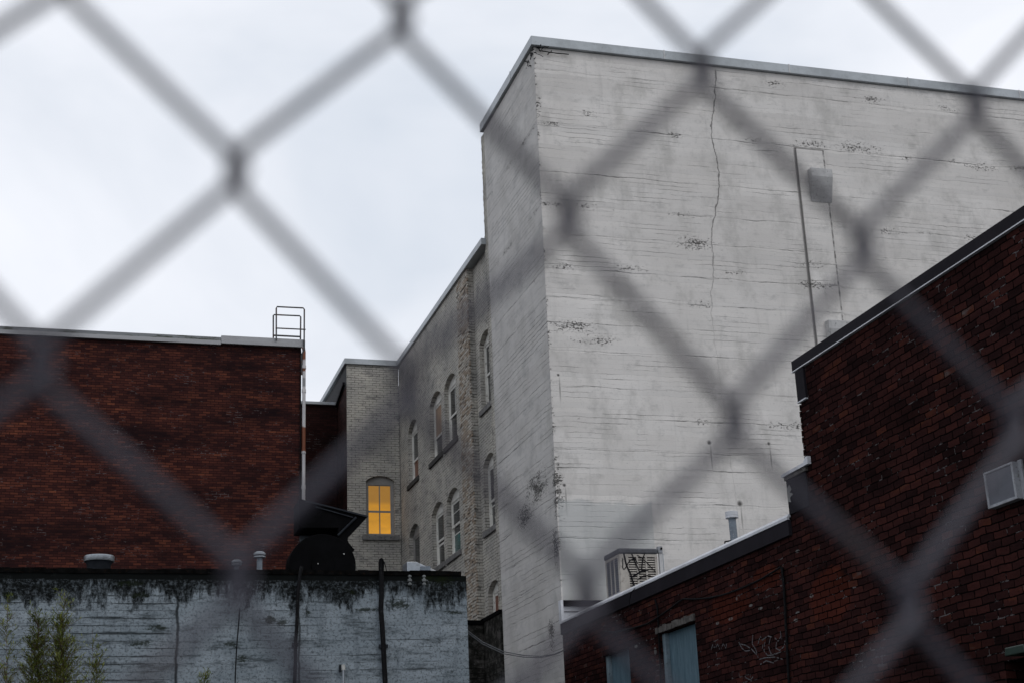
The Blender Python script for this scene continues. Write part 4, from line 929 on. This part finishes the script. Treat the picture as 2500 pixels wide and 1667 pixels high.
for k in range(-38, 46):
    path = []
    for j in range(j0, j1+1):
        left = (k+j) % 2 == 0; c = node(k if left else k+1, j); sgn = -1 if left else 1
        e = .0009; dz = .0032
        # arriving wire lies behind when running left, in front when running right
        din = (dn_*.0016) if left else (-dn_*.0016)
        path += [c+hh_*sgn*(-.0016)-uu*(dz+.0012)+din, c+hh_*sgn*e*.7-uu*dz*.55+din*.8, c+hh_*sgn*e*1.35, c+hh_*sgn*e*.7+uu*dz*.55-din*.8, c+hh_*sgn*(-.0016)+uu*(dz+.0012)-din]
    wires.tube(path, rw, 7, cap=False)
wires.build('wire_mesh', M_wire, FE, True)
Lh, Rh = P0+hh_*(-38*sx-.04), P0+hh_*(46*sx+.04)
for e in (Lh, Rh): MB().tube([(e[0], e[1]+.02, 0), (e[0], e[1]+.02, 2.72)], .03, 16).build('post', M_galv, FE, True)
za = Lh[2]; MB().tube([(Lh[0], Lh[1]+.03, 2.65), (Rh[0], Rh[1]+.03, 2.65)], .021, 14).build('top_rail', M_galv, FE, True)

# ------------------------------------------------------------------ light
W = bpy.data.worlds.new('World'); S.world = W; W.use_nodes = True; nt = W.node_tree
for n in list(nt.nodes): nt.nodes.remove(n)
out = nt.nodes.new('ShaderNodeOutputWorld'); sky = nt.nodes.new('ShaderNodeTexSky'); sky.sky_type = 'NISHITA'; sky.sun_disc = False
EL, AZ = math.radians(52), math.radians(150)      # azimuth clockwise from +Y
sky.sun_elevation = EL; sky.sun_rotation = AZ; sky.dust_density = 4
bg1 = nt.nodes.new('ShaderNodeBackground'); nt.links.new(sky.outputs[0], bg1.inputs[0]); bg1.inputs[1].default_value = .08
tc = nt.nodes.new('ShaderNodeTexCoord'); mp = nt.nodes.new('ShaderNodeMapping'); nt.links.new(tc.outputs['Generated'], mp.inputs[0]); mp.inputs['Scale'].default_value = (1, 1, 1.5); mp.inputs['Location'].default_value = (1.35, .7, 2.1)
nz = nt.nodes.new('ShaderNodeTexNoise'); nz.inputs['Scale'].default_value = 3.1; nz.inputs['Detail'].default_value = 5; nz.inputs['Roughness'].default_value = .5; nz.inputs['Distortion'].default_value = .3; nt.links.new(mp.outputs[0], nz.inputs['Vector'])
cr = nt.nodes.new('ShaderNodeValToRGB'); nt.links.new(nz.outputs['Fac'], cr.inputs[0])
cr.color_ramp.elements[0].position = .34; cr.color_ramp.elements[0].color = (.66, .725, .82, 1); cr.color_ramp.elements[1].position = .64; cr.color_ramp.elements[1].color = (.95, .975, 1.04, 1)
e = cr.color_ramp.elements.new(.5); e.color = (.82, .86, .935, 1)
bg2 = nt.nodes.new('ShaderNodeBackground'); nt.links.new(cr.outputs[0], bg2.inputs[0]); bg2.inputs[1].default_value = 1.03
mx = nt.nodes.new('ShaderNodeMixShader'); mx.inputs[0].default_value = .94; nt.links.new(bg1.outputs[0], mx.inputs[1]); nt.links.new(bg2.outputs[0], mx.inputs[2]); nt.links.new(mx.outputs[0], out.inputs[0])
sd = bpy.data.lights.new('sun', 'SUN'); sd.energy = .6; sd.angle = math.radians(25); sd.color = (1, .97, .93)
so = bpy.data.objects.new('sun', sd); COL.objects.link(so)
dv = Vector((math.sin(AZ)*math.cos(EL), math.cos(AZ)*math.cos(EL), math.sin(EL))); so.rotation_euler = dv.to_track_quat('Z', 'Y').to_euler()
so.location = (0, -20, 40)
S.view_settings.view_transform = 'Standard'; S.view_settings.look = 'None'; S.view_settings.exposure = 0; S.view_settings.gamma = 1
